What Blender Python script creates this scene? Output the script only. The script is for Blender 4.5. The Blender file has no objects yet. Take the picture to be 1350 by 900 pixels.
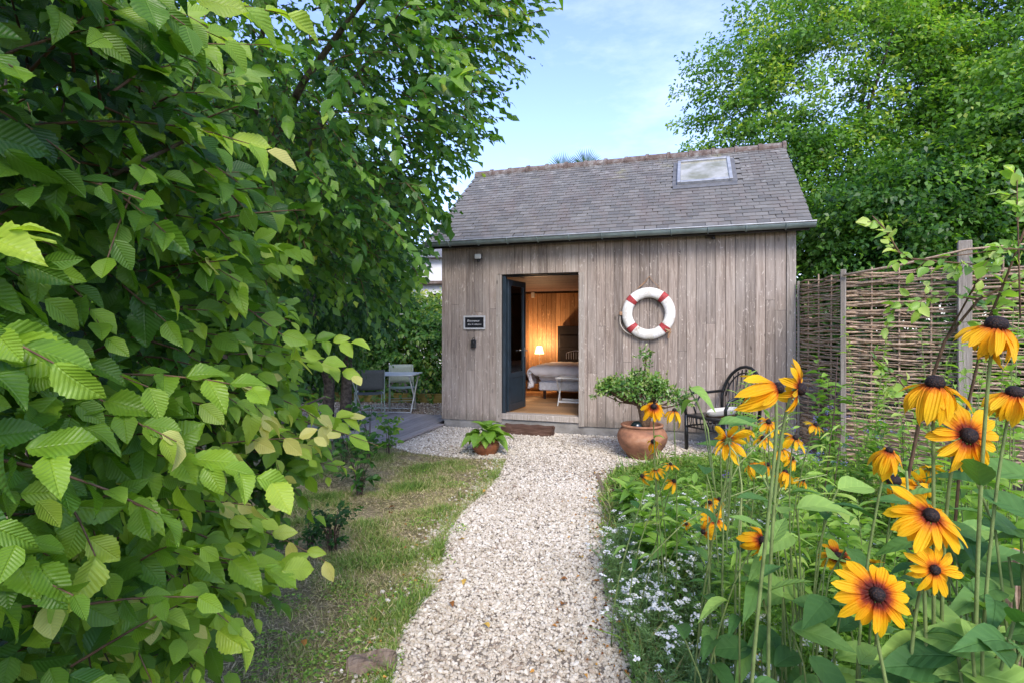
import bpy, math, random
import numpy as np
from mathutils import Vector, Matrix
random.seed(7)
RNG = np.random.default_rng(7)
SC = bpy.context.scene
COL = SC.collection
PI = math.pi
R = math.radians

# ------------------------------------------------------------------ camera, world, sun, exposure
F, CX, HY, EYE = 722.0, 675.0, 435.4, 1.55
cam = bpy.data.objects.new('camera', bpy.data.cameras.new('camera'))
COL.objects.link(cam)
cam.location = (0, 0, EYE)
cam.rotation_euler = (R(90), 0, 0)
cam.data.sensor_width = 36
cam.data.lens = 36 * F / 1350
cam.data.shift_y = -(450 - HY) / 1350
cam.data.clip_start = 0.05
cam.data.clip_end = 1500
SC.camera = cam
SUN_AZ, SUN_EL = R(171), R(42)          # azimuth clockwise from +Y
w = bpy.data.worlds.new("World")
SC.world = w
w.use_nodes = True
nt = w.node_tree
nt.nodes.clear()
def _n(t, ty, **k):
    n = t.nodes.new(ty)
    for a, b in k.items():
        setattr(n, a, b)
    return n
sky = _n(nt, 'ShaderNodeTexSky', sky_type='NISHITA', sun_disc=False)
sky.sun_elevation = SUN_EL
sky.sun_rotation = SUN_AZ
sky.altitude = 50
sky.air_density = 1.0
sky.dust_density = 0.6
sky.ozone_density = 1.6
tc = _n(nt, 'ShaderNodeTexCoord')
mp = _n(nt, 'ShaderNodeMapping')
mp.inputs['Scale'].default_value = (1.6, 1.6, 4.5)
no = _n(nt, 'ShaderNodeTexNoise')
no.inputs['Scale'].default_value = 1.7
no.inputs['Detail'].default_value = 9
no.inputs['Roughness'].default_value = 0.62
cr = _n(nt, 'ShaderNodeValToRGB')
cr.color_ramp.elements[0].position = 0.46
cr.color_ramp.elements[0].color = (0.03, 0.03, 0.03, 1)
cr.color_ramp.elements[1].position = 0.76
cr.color_ramp.elements[1].color = (0.5, 0.5, 0.5, 1)
mx = _n(nt, 'ShaderNodeMix', data_type='RGBA')
mx.inputs[7].default_value = (4.2, 4.7, 5.6, 1)
tn = _n(nt, 'ShaderNodeMix', data_type='RGBA', blend_type='MULTIPLY')
tn.inputs[0].default_value = 1
tn.inputs[7].default_value = (0.87, 0.85, 1.03, 1)
bg = _n(nt, 'ShaderNodeBackground')
bg.inputs['Strength'].default_value = 0.15
ou = _n(nt, 'ShaderNodeOutputWorld')
L = nt.links.new
L(tc.outputs['Generated'], mp.inputs[0]); L(mp.outputs[0], no.inputs['Vector']); L(no.outputs['Fac'], cr.inputs[0])
L(cr.outputs[0], mx.inputs[0]); L(sky.outputs[0], mx.inputs[6]); L(mx.outputs[2], tn.inputs[6]); L(tn.outputs[2], bg.inputs[0]); L(bg.outputs[0], ou.inputs[0])
sd = bpy.data.lights.new('sun', 'SUN')
sd.energy = 1.45
sd.angle = R(24)
sd.color = (1.0, 0.92, 0.80)
sun = bpy.data.objects.new('sun', sd)
COL.objects.link(sun)
sv = Vector((math.sin(SUN_AZ) * math.cos(SUN_EL), math.cos(SUN_AZ) * math.cos(SUN_EL), math.sin(SUN_EL)))
sun.rotation_euler = sv.to_track_quat('Z', 'Y').to_euler()
sun.location = (0, 0, 30)
SC.view_settings.view_transform = 'Standard'
SC.view_settings.look = 'None'
SC.view_settings.exposure = 1.5
SC.view_settings.gamma = 1
SC.cycles.max_bounces = 7
SC.cycles.transparent_max_bounces = 8

# ------------------------------------------------------------------ measuring helpers
def G(px, py, z=0.0):                   # point of the ground seen at this pixel of the 1350 px photo
    Y = (EYE - z) * F / (py - HY)
    return ((px - CX) * Y / F, Y)
def AT(px, py, Y):
    return Vector(((px - CX) * Y / F, Y, EYE - (py - HY) * Y / F))
TH = 0.3136
HC = Vector((-1.117, 8.81, 0))          # house corner, left front
AX = Vector((math.cos(TH), -math.sin(TH), 0))
BX = Vector((math.sin(TH), math.cos(TH), 0))
def WALL(px, py, d=0.0):                # pixel to (s, z) on the plane d in front of / behind the front wall
    r = Vector(((px - CX) / F, 1, -(py - HY) / F))
    o = HC + BX * d
    t = o.dot(BX) / r.dot(BX)
    p = r * t
    return (p - HC).dot(AX), p.z + EYE
def HW(s, d, z):
    return HC + AX * s + BX * d + Vector((0, 0, z))

def outside_house(P):
    P = np.asarray(P); q = P - np.array(HC[:])
    a = q[:, 0] * AX.x + q[:, 1] * AX.y; d = q[:, 0] * BX.x + q[:, 1] * BX.y
    top = 2.95 + .76 * np.minimum(d + .25, 4.15 - d)
    return ~((a > -.28) & (a < 5.4) & (d > -.1) & (d < 4.1) & (P[:, 2] < top + .12))

# ------------------------------------------------------------------ mesh builders
class MB:
    def __init__(s):
        s.v = []; s.f = []; s.uv = None
    def add(s, vs, fs):
        b = len(s.v)
        s.v += [tuple(x) for x in vs]
        s.f += [tuple(i + b for i in f) for f in fs]
        return s
    def box(s, x0, x1, y0, y1, z0, z1, c=0.0, M=None):
        if c <= 0:
            vs = [(x, y, z) for z in (z0, z1) for y in (y0, y1) for x in (x0, x1)]
            fs = [(0, 2, 3, 1), (4, 5, 7, 6), (0, 1, 5, 4), (2, 6, 7, 3), (0, 4, 6, 2), (1, 3, 7, 5)]
        else:
            vs, idx, fs = [], {}, []
            X, Y, Z = (x0, x1), (y0, y1), (z0, z1)
            for i in (0, 1):
                for j in (0, 1):
                    for k in (0, 1):
                        sx, sy, sz = (1 - 2 * i) * c, (1 - 2 * j) * c, (1 - 2 * k) * c
                        for ax, p in (('x', (X[i], Y[j] + sy, Z[k] + sz)), ('y', (X[i] + sx, Y[j], Z[k] + sz)), ('z', (X[i] + sx, Y[j] + sy, Z[k]))):
                            idx[(ax, i, j, k)] = len(vs); vs.append(p)
            q = idx
            for i in (0, 1):
                fs.append((q['x', i, 0, 0], q['x', i, 1, 0], q['x', i, 1, 1], q['x', i, 0, 1]))
                fs.append((q['y', 0, i, 0], q['y', 1, i, 0], q['y', 1, i, 1], q['y', 0, i, 1]))
                fs.append((q['z', 0, 0, i], q['z', 1, 0, i], q['z', 1, 1, i], q['z', 0, 1, i]))
                for j in (0, 1):
                    fs.append((q['x', i, j, 0], q['x', i, j, 1], q['y', i, j, 1], q['y', i, j, 0]))
                    fs.append((q['x', i, 0, j], q['x', i, 1, j], q['z', i, 1, j], q['z', i, 0, j]))
                    fs.append((q['y', 0, i, j], q['y', 1, i, j], q['z', 1, i, j], q['z', 0, i, j]))
                    for k in (0, 1):
                        fs.append((q['x', i, j, k], q['y', i, j, k], q['z', i, j, k]))
        if M is not None:
            vs = [M @ Vector(p) for p in vs]
        return s.add(vs, fs)
    def tube(s, pts, rad, n=6, cap=True, flat=1.0):
        pts = [Vector(p) for p in pts]
        m = len(pts)
        if not hasattr(rad, '__len__'):
            rad = [rad] * m
        t = (pts[1] - pts[0]).normalized()
        u = t.orthogonal().normalized()
        vs = []
        for i in range(m):
            if i == 0: tt = pts[1] - pts[0]
            elif i == m - 1: tt = pts[-1] - pts[-2]
            else: tt = pts[i + 1] - pts[i - 1]
            tt = tt.normalized()
            u = (u - tt * u.dot(tt))
            if u.length < 1e-6: u = tt.orthogonal()
            u.normalize()
            w_ = tt.cross(u)
            for k in range(n):
                a = 2 * PI * k / n
                vs.append(pts[i] + (u * math.cos(a) + w_ * math.sin(a) * flat) * rad[i])
        fs = []
        for i in range(m - 1):
            for k in range(n):
                a = i * n + k; b = i * n + (k + 1) % n
                fs.append((a, b, b + n, a + n))
        if cap:
            fs.append(tuple(range(n))[::-1]); fs.append(tuple(range((m - 1) * n, m * n)))
        return s.add(vs, fs)
    def lathe(s, prof, n=24, c=(0, 0, 0), wob=0.0):
        vs = []
        for i, (r_, z) in enumerate(prof):
            for k in range(n):
                a = 2 * PI * k / n
                rr = r_ * (1 + wob * math.sin(3 * a + z * 9))
                vs.append((c[0] + rr * math.cos(a), c[1] + rr * math.sin(a), c[2] + z))
        fs = []
        for i in range(len(prof) - 1):
            for k in range(n):
                a = i * n + k; b = i * n + (k + 1) % n
                fs.append((a, b, b + n, a + n))
        fs.append(tuple(range(n))[::-1]); fs.append(tuple(range((len(prof) - 1) * n, len(prof) * n)))
        return s.add(vs, fs)
    def mesh(s, name, m, smooth=False):
        me = bpy.data.meshes.new(name)
        me.from_pydata(s.v, [], s.f)
        if m: me.materials.append(m)
        if smooth: me.shade_smooth()
        me.update()
        return me
    def obj(s, name, m, parent=None, smooth=False, **k):
        return link(name, s.mesh(name, m, smooth), parent, **k)

def link(name, me, parent=None, label=None, cat=None, group=None, kind=None, loc=None, mat=None):
    o = bpy.data.objects.new(name, me)
    COL.objects.link(o)
    if parent is not None: o.parent = parent
    if label: o['label'] = label
    if cat: o['category'] = cat
    if group: o['group'] = group
    if kind: o['kind'] = kind
    if loc is not None: o.location = loc
    if mat is not None: o.matrix_local = mat
    return o
def thing(name, label, cat, loc=(0, 0, 0), rz=0.0, group=None):
    o = link(name, None, None, label, cat, group)
    o.location = loc
    o.rotation_euler = (0, 0, rz)
    o.empty_display_size = 0.1
    return o
def copy_tree(o, parent=None, label=None):
    c = o.copy(); COL.objects.link(c)
    if parent is not None: c.parent = parent
    if label: c['label'] = label
    for ch in list(o.children): copy_tree(ch, c)
    return c

def np_mesh(name, V, Fc, m, uv=None, tint=None, smooth=True, loc=None):
    """V (n,3), Fc (m,k) equal-sized faces, uv per vertex (n,2), tint per vertex"""
    me = bpy.data.meshes.new(name)
    V = np.asarray(V, dtype=np.float32)
    if loc is not None: V = V - np.array(loc, dtype=np.float32)
    Fc = np.asarray(Fc, dtype=np.int32)
    k = Fc.shape[1]
    me.vertices.add(len(V)); me.vertices.foreach_set('co', V.ravel())
    me.loops.add(Fc.size); me.loops.foreach_set('vertex_index', Fc.ravel())
    me.polygons.add(len(Fc))
    me.polygons.foreach_set('loop_start', np.arange(0, Fc.size, k, dtype=np.int32))
    me.polygons.foreach_set('loop_total', np.full(len(Fc), k, dtype=np.int32))
    if smooth: me.polygons.foreach_set('use_smooth', np.ones(len(Fc), dtype=bool))
    if uv is not None:
        l = me.uv_layers.new(name='UVMap')
        l.data.foreach_set('uv', np.asarray(uv, dtype=np.float32)[Fc.ravel()].ravel())
    if tint is not None:
        a = me.attributes.new('tint', 'FLOAT', 'POINT')
        a.data.foreach_set('value', np.asarray(tint, dtype=np.float32))
    if m: me.materials.append(m)
    me.update(calc_edges=True)
    me.validate()
    if not smooth: me.shade_flat()
    return me

def norm(a):
    return a / np.maximum(np.linalg.norm(a, axis=-1, keepdims=True), 1e-9)
def frames(axis, normal):
    """(n,3,3) matrices with columns side, axis, normal"""
    a = norm(axis)
    n = normal - a * np.sum(a * normal, -1, keepdims=True)
    n = norm(n)
    s = np.cross(a, n)
    return np.stack([s, a, n], -1)
def scatter(templates, P, M, S, T, pick=None, rng=RNG):
    """templates: list of (V,F,UV); P (n,3) M (n,3,3) S (n,) or (n,3) T (n,) -> V,F,UV,tint"""
    n = len(P)
    if n == 0: return np.zeros((0, 3)), np.zeros((0, templates[0][1].shape[1]), int), np.zeros((0, 2)), np.zeros(0)
    if pick is None: pick = rng.integers(0, len(templates), n)
    S = np.asarray(S, float)
    if S.ndim == 1: S = np.repeat(S[:, None], 3, 1)
    Vs, Fs, Us, Ts = [], [], [], []
    base = 0
    for i, (V, Fc, U) in enumerate(templates):
        q = np.where(pick == i)[0]
        if len(q) == 0: continue
        A = V[None] * S[q][:, None, :]
        W = np.einsum('nij,nkj->nki', M[q], A) + P[q][:, None, :]
        Vs.append(W.reshape(-1, 3))
        Fs.append((Fc[None] + (np.arange(len(q)) * len(V))[:, None, None] + base).reshape(-1, Fc.shape[1]))
        Us.append(np.tile(U, (len(q), 1)))
        Ts.append(np.repeat(T[q], len(V)))
        base += len(q) * len(V)
    return np.concatenate(Vs), np.concatenate(Fs), np.concatenate(Us), np.concatenate(Ts)
def joined(name, templates, P, M, S, T, m, parent=None, pick=None, **k):
    V, Fc, U, TT = scatter(templates, P, M, S, T, pick)
    loc = tuple(parent.location) if parent is not None else None
    return link(name, np_mesh(name, V, Fc, m, U, TT, loc=loc), parent, **k)
def inpoly(x, y, poly):
    c = np.zeros(len(x), bool)
    n = len(poly)
    for i in range(n):
        x0, y0 = poly[i]; x1, y1 = poly[(i + 1) % n]
        h = ((y0 > y) != (y1 > y)) & (x < (x1 - x0) * (y - y0) / (y1 - y0 + 1e-12) + x0)
        c ^= h
    return c
def sample_poly(poly, n, rng=RNG):
    p = np.array(poly); lo, hi = p.min(0), p.max(0)
    out = np.zeros((0, 2))
    while len(out) < n:
        q = rng.uniform(lo, hi, (n * 2, 2))
        out = np.vstack([out, q[inpoly(q[:, 0], q[:, 1], poly)]])
    return out[:n]
def vnoise(P, f, seed=0):
    """cheap smooth pseudo-noise in -1..1"""
    P = np.asarray(P) * f + seed * 3.17
    x, y = P[:, 0], P[:, 1]
    z = P[:, 2] if P.shape[1] > 2 else 0
    return (np.sin(x * 1.7 + 1.3 * np.sin(y * 1.1 + z)) + np.sin(y * 2.3 + 1.7 * np.sin(z * 1.3 + x * .7)) + np.sin(z * 1.9 + x * 1.1 + 2 * np.sin(y * .9))) / 3

# ------------------------------------------------------------------ materials
class NT:
    def __init__(s, name):
        s.m = bpy.data.materials.new(name); s.m.use_nodes = True
        s.t = s.m.node_tree
        s.p = s.t.nodes['Principled BSDF']; s.o = s.t.nodes['Material Output']
    def n(s, ty, **k): return _n(s.t, ty, **k)
    def l(s, a, b): s.t.links.new(a, b)
    def co(s, out='Object', scale=(1, 1, 1), rnd=0.0):
        c = s.n('ShaderNodeTexCoord'); m = s.n('ShaderNodeMapping')
        m.inputs['Scale'].default_value = scale
        if rnd:
            oi = s.n('ShaderNodeObjectInfo'); ml = s.n('ShaderNodeMath', operation='MULTIPLY'); ml.inputs[1].default_value = rnd
            s.l(oi.outputs['Random'], ml.inputs[0]); s.l(ml.outputs[0], m.inputs['Location'])
        s.l(c.outputs[out], m.inputs[0])
        return m.outputs[0]
    def pos(s, scale=(1, 1, 1)):
        c = s.n('ShaderNodeNewGeometry'); m = s.n('ShaderNodeMapping'); m.inputs['Scale'].default_value = scale
        s.l(c.outputs['Position'], m.inputs[0]); return m.outputs[0]
    def noise(s, v, sc, det=4, ro=.55, dist=0):
        q = s.n('ShaderNodeTexNoise'); s.l(v, q.inputs['Vector'])
        q.inputs['Scale'].default_value = sc; q.inputs['Detail'].default_value = det; q.inputs['Roughness'].default_value = ro; q.inputs['Distortion'].default_value = dist
        return q.outputs['Fac']
    def voro(s, v, sc, out='Distance', rnd=1.0):
        q = s.n('ShaderNodeTexVoronoi'); s.l(v, q.inputs['Vector']); q.inputs['Scale'].default_value = sc; q.inputs['Randomness'].default_value = rnd
        return q.outputs[out]
    def ramp(s, f, stops, interp='LINEAR'):
        q = s.n('ShaderNodeValToRGB'); e = q.color_ramp; e.interpolation = interp
        while len(e.elements) < len(stops): e.elements.new(0.5)
        for x, (p, c) in zip(e.elements, stops):
            x.position = p; x.color = (*c, 1) if len(c) == 3 else c
        s.l(f, q.inputs[0]); return q.outputs[0]
    def mix(s, f, a, b, mode='MIX'):
        q = s.n('ShaderNodeMix', data_type='RGBA', blend_type=mode)
        for i, x in ((0, f), (6, a), (7, b)):
            if hasattr(x, 'is_output'): s.l(x, q.inputs[i])
            else: q.inputs[i].default_value = (*x, 1) if hasattr(x, '__len__') and len(x) == 3 else x
        return q.outputs[2]
    def math(s, op, a, b=0.5, clamp=False):
        q = s.n('ShaderNodeMath', operation=op); q.use_clamp = clamp
        for i, x in ((0, a), (1, b)):
            if hasattr(x, 'is_output'): s.l(x, q.inputs[i])
            else: q.inputs[i].default_value = x
        return q.outputs[0]
    def bump(s, h, d=0.01, st=0.5, prev=None):
        q = s.n('ShaderNodeBump'); q.inputs['Distance'].default_value = d; q.inputs['Strength'].default_value = st
        s.l(h, q.inputs['Height'])
        if prev is not None: s.l(prev, q.inputs['Normal'])
        return q.outputs[0]
    def rnd(s):
        """per-piece random: attribute tint plus object random, wrapped"""
        a = s.n('ShaderNodeAttribute', attribute_name='tint'); oi = s.n('ShaderNodeObjectInfo')
        return s.math('FRACT', s.math('ADD', a.outputs['Fac'], oi.outputs['Random']))
    def tint(s):
        return s.n('ShaderNodeAttribute', attribute_name='tint').outputs['Fac']
    def base(s, c):
        if hasattr(c, 'is_output'): s.l(c, s.p.inputs['Base Color'])
        else: s.p.inputs['Base Color'].default_value = (*c, 1)
    def done(s, rough=.6, spec=.4, metal=0.0, normal=None):
        if hasattr(rough, 'is_output'): s.l(rough, s.p.inputs['Roughness'])
        else: s.p.inputs['Roughness'].default_value = rough
        s.p.inputs['Specular IOR Level'].default_value = spec
        s.p.inputs['Metallic'].default_value = metal
        if normal is not None: s.l(normal, s.p.inputs['Normal'])
        return s.m

def plain(name, col, rough=.6, spec=.4, metal=0.0, var=.12, sc=12, bd=.002):
    t = NT(name)
    v = t.co(rnd=9)
    f = t.noise(v, sc, 5)
    d = tuple(c * (1 - var * 1.6) for c in col); b = tuple(min(1, c * (1 + var)) for c in col)
    t.base(t.ramp(f, [(.3, d), (.7, b)]))
    return t.done(rough, spec, metal, t.bump(t.noise(v, sc * 8, 3), bd, .4))

def leaf_mat(name, stops, veins=0, vd=.0015, transl=.35, rough=.42, spec=.45, tcol=None, use_obj=False, spots=True):
    t = NT(name)
    r = t.rnd() if use_obj else t.tint()
    g_ = {'hornbeam_leaf': 1.4, 'far_leaf': 1.65, 'back_leaf': 1.5, 'tree_leaf': 1.45, 'bed_leaf': 1.75, 'coneflower_leaf': 1.65, 'alyssum_leaf': 1.3}.get(name, 1.0)
    c = t.ramp(r, [(p_, tuple(min(.62, x * g_) for x in q_)) for p_, q_ in stops])
    v = t.pos((1, 1, 1))
    c = t.mix(t.math('MULTIPLY', t.noise(v, 35, 3), .5), c, t.mix(1.0, c, (.55, .62, .5), 'MULTIPLY'))
    spt = t.ramp(t.noise(t.pos((1, 1, 1)), 62, 5, .7), [(.71, (0, 0, 0)), (.75, (1, 1, 1))])
    c = t.mix(t.math('MULTIPLY', spt, .6 if spots else 0.0), c, (.16, .10, .03))
    nrm = None
    if veins:
        tcn = t.n('ShaderNodeTexCoord'); sp = t.n('ShaderNodeSeparateXYZ'); t.l(tcn.outputs['UV'], sp.inputs[0])
        au = t.math('ABSOLUTE', t.math('SUBTRACT', sp.outputs[0], .5))
        ph = t.math('SUBTRACT', t.math('MULTIPLY', sp.outputs[1], float(veins)), t.math('MULTIPLY', au, float(veins) * .55))
        fr = t.math('ABSOLUTE', t.math('SUBTRACT', t.math('FRACT', ph), .5))      # 0 mid .. .5 at vein
        vein = t.math('POWER', t.math('MULTIPLY', fr, 2.0), 5.0)
        mid = t.math('SUBTRACT', 1.0, t.math('MULTIPLY', au, 26.0), True)
        vv = t.math('MAXIMUM', vein, mid)
        c = t.mix(t.math('MULTIPLY', vv, .2), c, t.mix(1.0, c, (1.8, 1.6, 1.6), 'MULTIPLY'))
        hgt = t.math('SUBTRACT', t.math('MULTIPLY', fr, -1.6), mid)
        nrm = t.bump(hgt, vd, .9)
    t.base(c)
    m = t.done(rough, spec, 0, nrm)
    tr = t.n('ShaderNodeBsdfTranslucent')
    t.l(t.mix(1.0, c, tcol or (1.6, 1.75, .6), 'MULTIPLY'), tr.inputs['Color'])
    ms = t.n('ShaderNodeMixShader'); ms.inputs[0].default_value = transl
    t.l(t.p.outputs[0], ms.inputs[1]); t.l(tr.outputs[0], ms.inputs[2]); t.l(ms.outputs[0], t.o.inputs[0])
    return m

def board_mat(name, dark, mid, light, grain=(22, 22, 1.1), knot=True, rough=.8, bdist=.004, streak=None, vary=.5):
    t = NT(name)
    v = t.co(scale=grain, rnd=37)
    g = t.noise(v, 2.2, 8, .68, .6)
    g2 = t.noise(t.co(scale=(90, 90, 2.2), rnd=11), 2, 3, .6)
    c = t.ramp(g, [(.28, dark), (.5, mid), (.72, light)])
    c = t.mix(t.math('MULTIPLY', g2, .45), c, t.mix(1.0, c, (.55, .52, .5), 'MULTIPLY'))
    oi = t.n('ShaderNodeObjectInfo')
    tone = t.ramp(oi.outputs['Random'], [(0, (1 - vary * .55,) * 3), (.5, (1.0, .985, .97)), (1, (1 + vary * .35, 1 + vary * .33, 1 + vary * .3))])
    c = t.mix(1.0, c, tone, 'MULTIPLY')
    if knot:
        kv = t.co(scale=(7.5, 7.5, 2.9), rnd=53)
        d = t.voro(kv, 1.0)
        k = t.ramp(d, [(.0, (1, 1, 1)), (.07, (.9, .9, .9)), (.12, (0, 0, 0))])
        c = t.mix(t.math('MULTIPLY', k, .7), c, tuple(x * .45 for x in dark))
        halo = t.ramp(t.noise(t.co(scale=(14, 14, 5), rnd=23), 1.4, 5, .6, 2.2), [(.60, (0, 0, 0)), (.68, (1, 1, 1))])
        c = t.mix(t.math('MULTIPLY', halo, .65), c, tuple(min(1, x * 1.3) for x in light))
    if streak is not None:
        sfac = t.ramp(t.noise(t.pos((2.2, 2.2, .5)), 1.3, 5, .6), [(.42, (0, 0, 0)), (.7, (1, 1, 1))])
        c = t.mix(t.math('MULTIPLY', sfac, .45), c, streak)
    if streak is not None:
        sz_ = t.n('ShaderNodeSeparateXYZ'); gg = t.n('ShaderNodeNewGeometry'); t.l(gg.outputs['Position'], sz_.inputs[0])
        dd = t.math('ADD', t.math('MULTIPLY', sz_.outputs[2], -2.2), t.math('MULTIPLY', t.noise(t.pos((5, 5, 3)), 2.0, 5, .7), 1.5))
        c = t.mix(t.math('MULTIPLY', t.ramp(dd, [(.0, (0, 0, 0)), (.45, (1, 1, 1))]), .55), c, (.13, .115, .09))
    t.base(c)
    h = t.math('ADD', g, g2)
    return t.done(rough, .25, 0, t.bump(h, bdist, .7))

M = {}
M['clad'] = board_mat('weathered_cladding', (.15, .112, .086), (.315, .255, .21), (.51, .44, .37), streak=(.44, .385, .33))
M['trim'] = board_mat('weathered_trim', (.22, .185, .155), (.38, .335, .285), (.52, .47, .41))
M['deck'] = board_mat('deck_timber', (.26, .225, .2), (.42, .375, .34), (.55, .50, .46), grain=(22, 1.1, 22), knot=False)
M['pine'] = board_mat('knotty_pine', (.32, .155, .065), (.48, .27, .13), (.58, .36, .19), rough=.5)
M['ceil'] = board_mat('painted_ceiling', (.15, .10, .09), (.2, .135, .12), (.25, .17, .15), grain=(22, 1.1, 22), knot=False, rough=.6)
M['floor'] = board_mat('oak_floor', (.3, .16, .07), (.42, .24, .11), (.52, .31, .15), grain=(1.1, 22, 22), knot=False, rough=.4)
M['sleeper'] = board_mat('old_sleeper', (.05, .028, .02), (.12, .065, .045), (.2, .125, .09), grain=(1.5, 20, 20), knot=False, bdist=.012)
M['edging'] = board_mat('edging_board', (.16, .11, .08), (.3, .22, .16), (.42, .33, .25), grain=(20, 1.2, 20), knot=False)
M['moss_board'] = board_mat('mossy_board', (.12, .1, .02), (.24, .19, .05), (.34, .27, .09), grain=(1.2, 20, 20), knot=False)
M['post'] = board_mat('grey_post', (.16, .14, .115), (.27, .24, .2), (.4, .365, .32), knot=False, bdist=.008)
M['white_wall'] = plain('white_render', (.72, .72, .72), .8, var=.05, sc=3)
M['zinc'] = plain('zinc', (.27, .33, .32), .42, .5, .35, .2, 5)
M['zinc2'] = plain('zinc_flashing', (.36, .37, .38), .45, .5, .3, .2, 9)
M['flash'] = plain('lead_flashing', (.13, .13, .13), .6, .4, 0, .2, 9)
M['blue'] = plain('slate_blue_paint', (.022, .036, .048), .35, .5, 0, .2, 6)
M['steel'] = plain('steel', (.55, .55, .54), .3, .5, .9, .1)
M['black'] = plain('black_plastic', (.012, .013, .014), .4, .5)
M['blackcane'] = plain('black_cane', (.008, .009, .01), .33, .6, 0, .3, 40)
M['white'] = plain('white_paint', (.72, .72, .7), .5, .4, 0, .06)
M['lampwhite'] = plain('pale_plastic', (.7, .7, .66), .35, .4, 0, .05)
M['terra'] = None
M['white_metal'] = plain('white_enamel', (.66, .68, .66), .35, .5, 0, .08)
M['sage'] = plain('sage_mesh', (.36, .42, .34), .6, .35, 0, .12, 60)
M['sage_dark'] = plain('taupe_mesh', (.12, .125, .11), .6, .35, 0, .12, 60)
M['duvet'] = plain('mauve_grey_linen', (.80, .76, .78), .85, .2, 0, .10, 5, .006)
M['sheet'] = plain('blue_white_linen', (.82, .84, .88), .85, .2, 0, .08, 6, .004)
M['bedbase'] = plain('grey_bed_base', (.7, .73, .8), .85, .2, 0, .1, 20)
M['darkwood'] = plain('dark_wood', (.02, .014, .012), .5, .4, 0, .3, 10)
M['rope'] = plain('old_rope', (.36, .22, .13), .9, .1, 0, .3, 80)
M['ropew'] = plain('pale_rope', (.55, .5, .42), .9, .1, 0, .2, 80)
M['slateboard'] = plain('chalkboard', (.012, .013, .016), .7, .25, 0, .4, 30)
M['chalk'] = plain('chalk', (.62, .62, .62), .9, .1)
M['frame_pale'] = plain('pale_frame', (.5, .5, .49), .6, .3, 0, .12, 30)
M['bark'] = plain('bark', (.14, .11, .085), .9, .15, 0, .4, 22, .012)
M['twig'] = plain('twig_bark', (.14, .085, .05), .8, .2, 0, .3, 40)
M['stem'] = plain('green_stem', (.17, .23, .07), .6, .3, 0, .25, 30)
M['stem2'] = plain('pale_stem', (.28, .34, .12), .6, .3, 0, .2, 30)
M['redstem'] = plain('dark_stem', (.07, .04, .03), .6, .3, 0, .2, 30)
M['seed'] = None
M['ball'] = plain('black_glazed_ball', (.008, .014, .012), .08, .8, 0, .1)

def glass_mat(name, tint=(.02, .025, .03), rough=.03, alpha=.55):
    t = NT(name)
    gl = t.n('ShaderNodeBsdfGlossy'); gl.inputs['Roughness'].default_value = rough; gl.inputs['Color'].default_value = (.9, .9, .9, 1)
    tr = t.n('ShaderNodeBsdfTransparent'); tr.inputs['Color'].default_value = (*tint, 1)
    fr = t.n('ShaderNodeFresnel'); fr.inputs['IOR'].default_value = 1.5
    f = t.math('ADD', fr.outputs[0], .04)
    ms = t.n('ShaderNodeMixShader'); t.l(f, ms.inputs[0]); t.l(tr.outputs[0], ms.inputs[1]); t.l(gl.outputs[0], ms.inputs[2]); t.l(ms.outputs[0], t.o.inputs[0])
    return t.m
M['glass'] = glass_mat('door_glass', (.6, .62, .62))
# skylight pane: glossy glass, cream and olive tree reflection painted into the colour
t = NT('skylight_glass')
t.base(t.ramp(t.noise(t.pos((1.6, 1.6, 1.6)), 2.2, 4), [(.36, (.26, .25, .15)), (.62, (.52, .50, .42))]))
M['sky_glass'] = t.done(.08, .8, .25)
# slate
t = NT('weathered_slate')
r = t.rnd()
c = t.ramp(r, [(0, (.118, .113, .102)), (.3, (.142, .135, .12)), (.6, (.158, .15, .133)), (.85, (.172, .16, .14)), (1, (.192, .182, .162))])
pv = t.pos((1, 1, 1))
stain = t.ramp(t.noise(t.pos((3.0, .7, .9)), 1.3, 5, .6), [(.45, (0, 0, 0)), (.68, (1, 1, 1))])
c = t.mix(t.math('MULTIPLY', stain, .35), c, (.17, .12, .10))
n1 = t.noise(pv, 4.5, 10, .78)
sepz = t.n('ShaderNodeSeparateXYZ'); geo = t.n('ShaderNodeNewGeometry'); t.l(geo.outputs['Position'], sepz.inputs[0])
hz = t.math('MULTIPLY', t.math('SUBTRACT', sepz.outputs[2], 2.9), .085)
lich = t.ramp(t.math('ADD', n1, hz), [(.66, (0, 0, 0)), (.74, (1, 1, 1))])
c = t.mix(t.math('MULTIPLY', lich, .5), c, (.40, .39, .35))
n2 = t.ramp(t.math('ADD', t.noise(pv, 2.2, 7, .7), hz), [(.70, (0, 0, 0)), (.80, (1, 1, 1))])
c = t.mix(t.math('MULTIPLY', n2, .45), c, (.3, .28, .13))
t.base(c)
M['slate'] = t.done(.62, .4, 0, t.bump(t.noise(pv, 30, 5, .7), .006, .8))
# ridge tile
t = NT('ridge_terracotta')
pv = t.pos()
c = t.ramp(t.noise(pv, 9, 7, .7), [(.3, (.08, .06, .05)), (.48, (.15, .11, .09)), (.58, (.2, .175, .155)), (.7, (.36, .34, .3))])
t.base(c); M['ridge'] = t.done(.9, .2, 0, t.bump(t.noise(pv, 40, 5), .006, .8))
# concrete plinth
t = NT('concrete')
pv = t.pos((1, 1, 1))
t.base(t.ramp(t.noise(pv, 5, 8, .65), [(.3, (.17, .155, .14)), (.55, (.28, .265, .24)), (.75, (.36, .34, .31))]))
M['concrete'] = t.done(.9, .2, 0, t.bump(t.noise(pv, 60, 5, .7), .006, .7))
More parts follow.
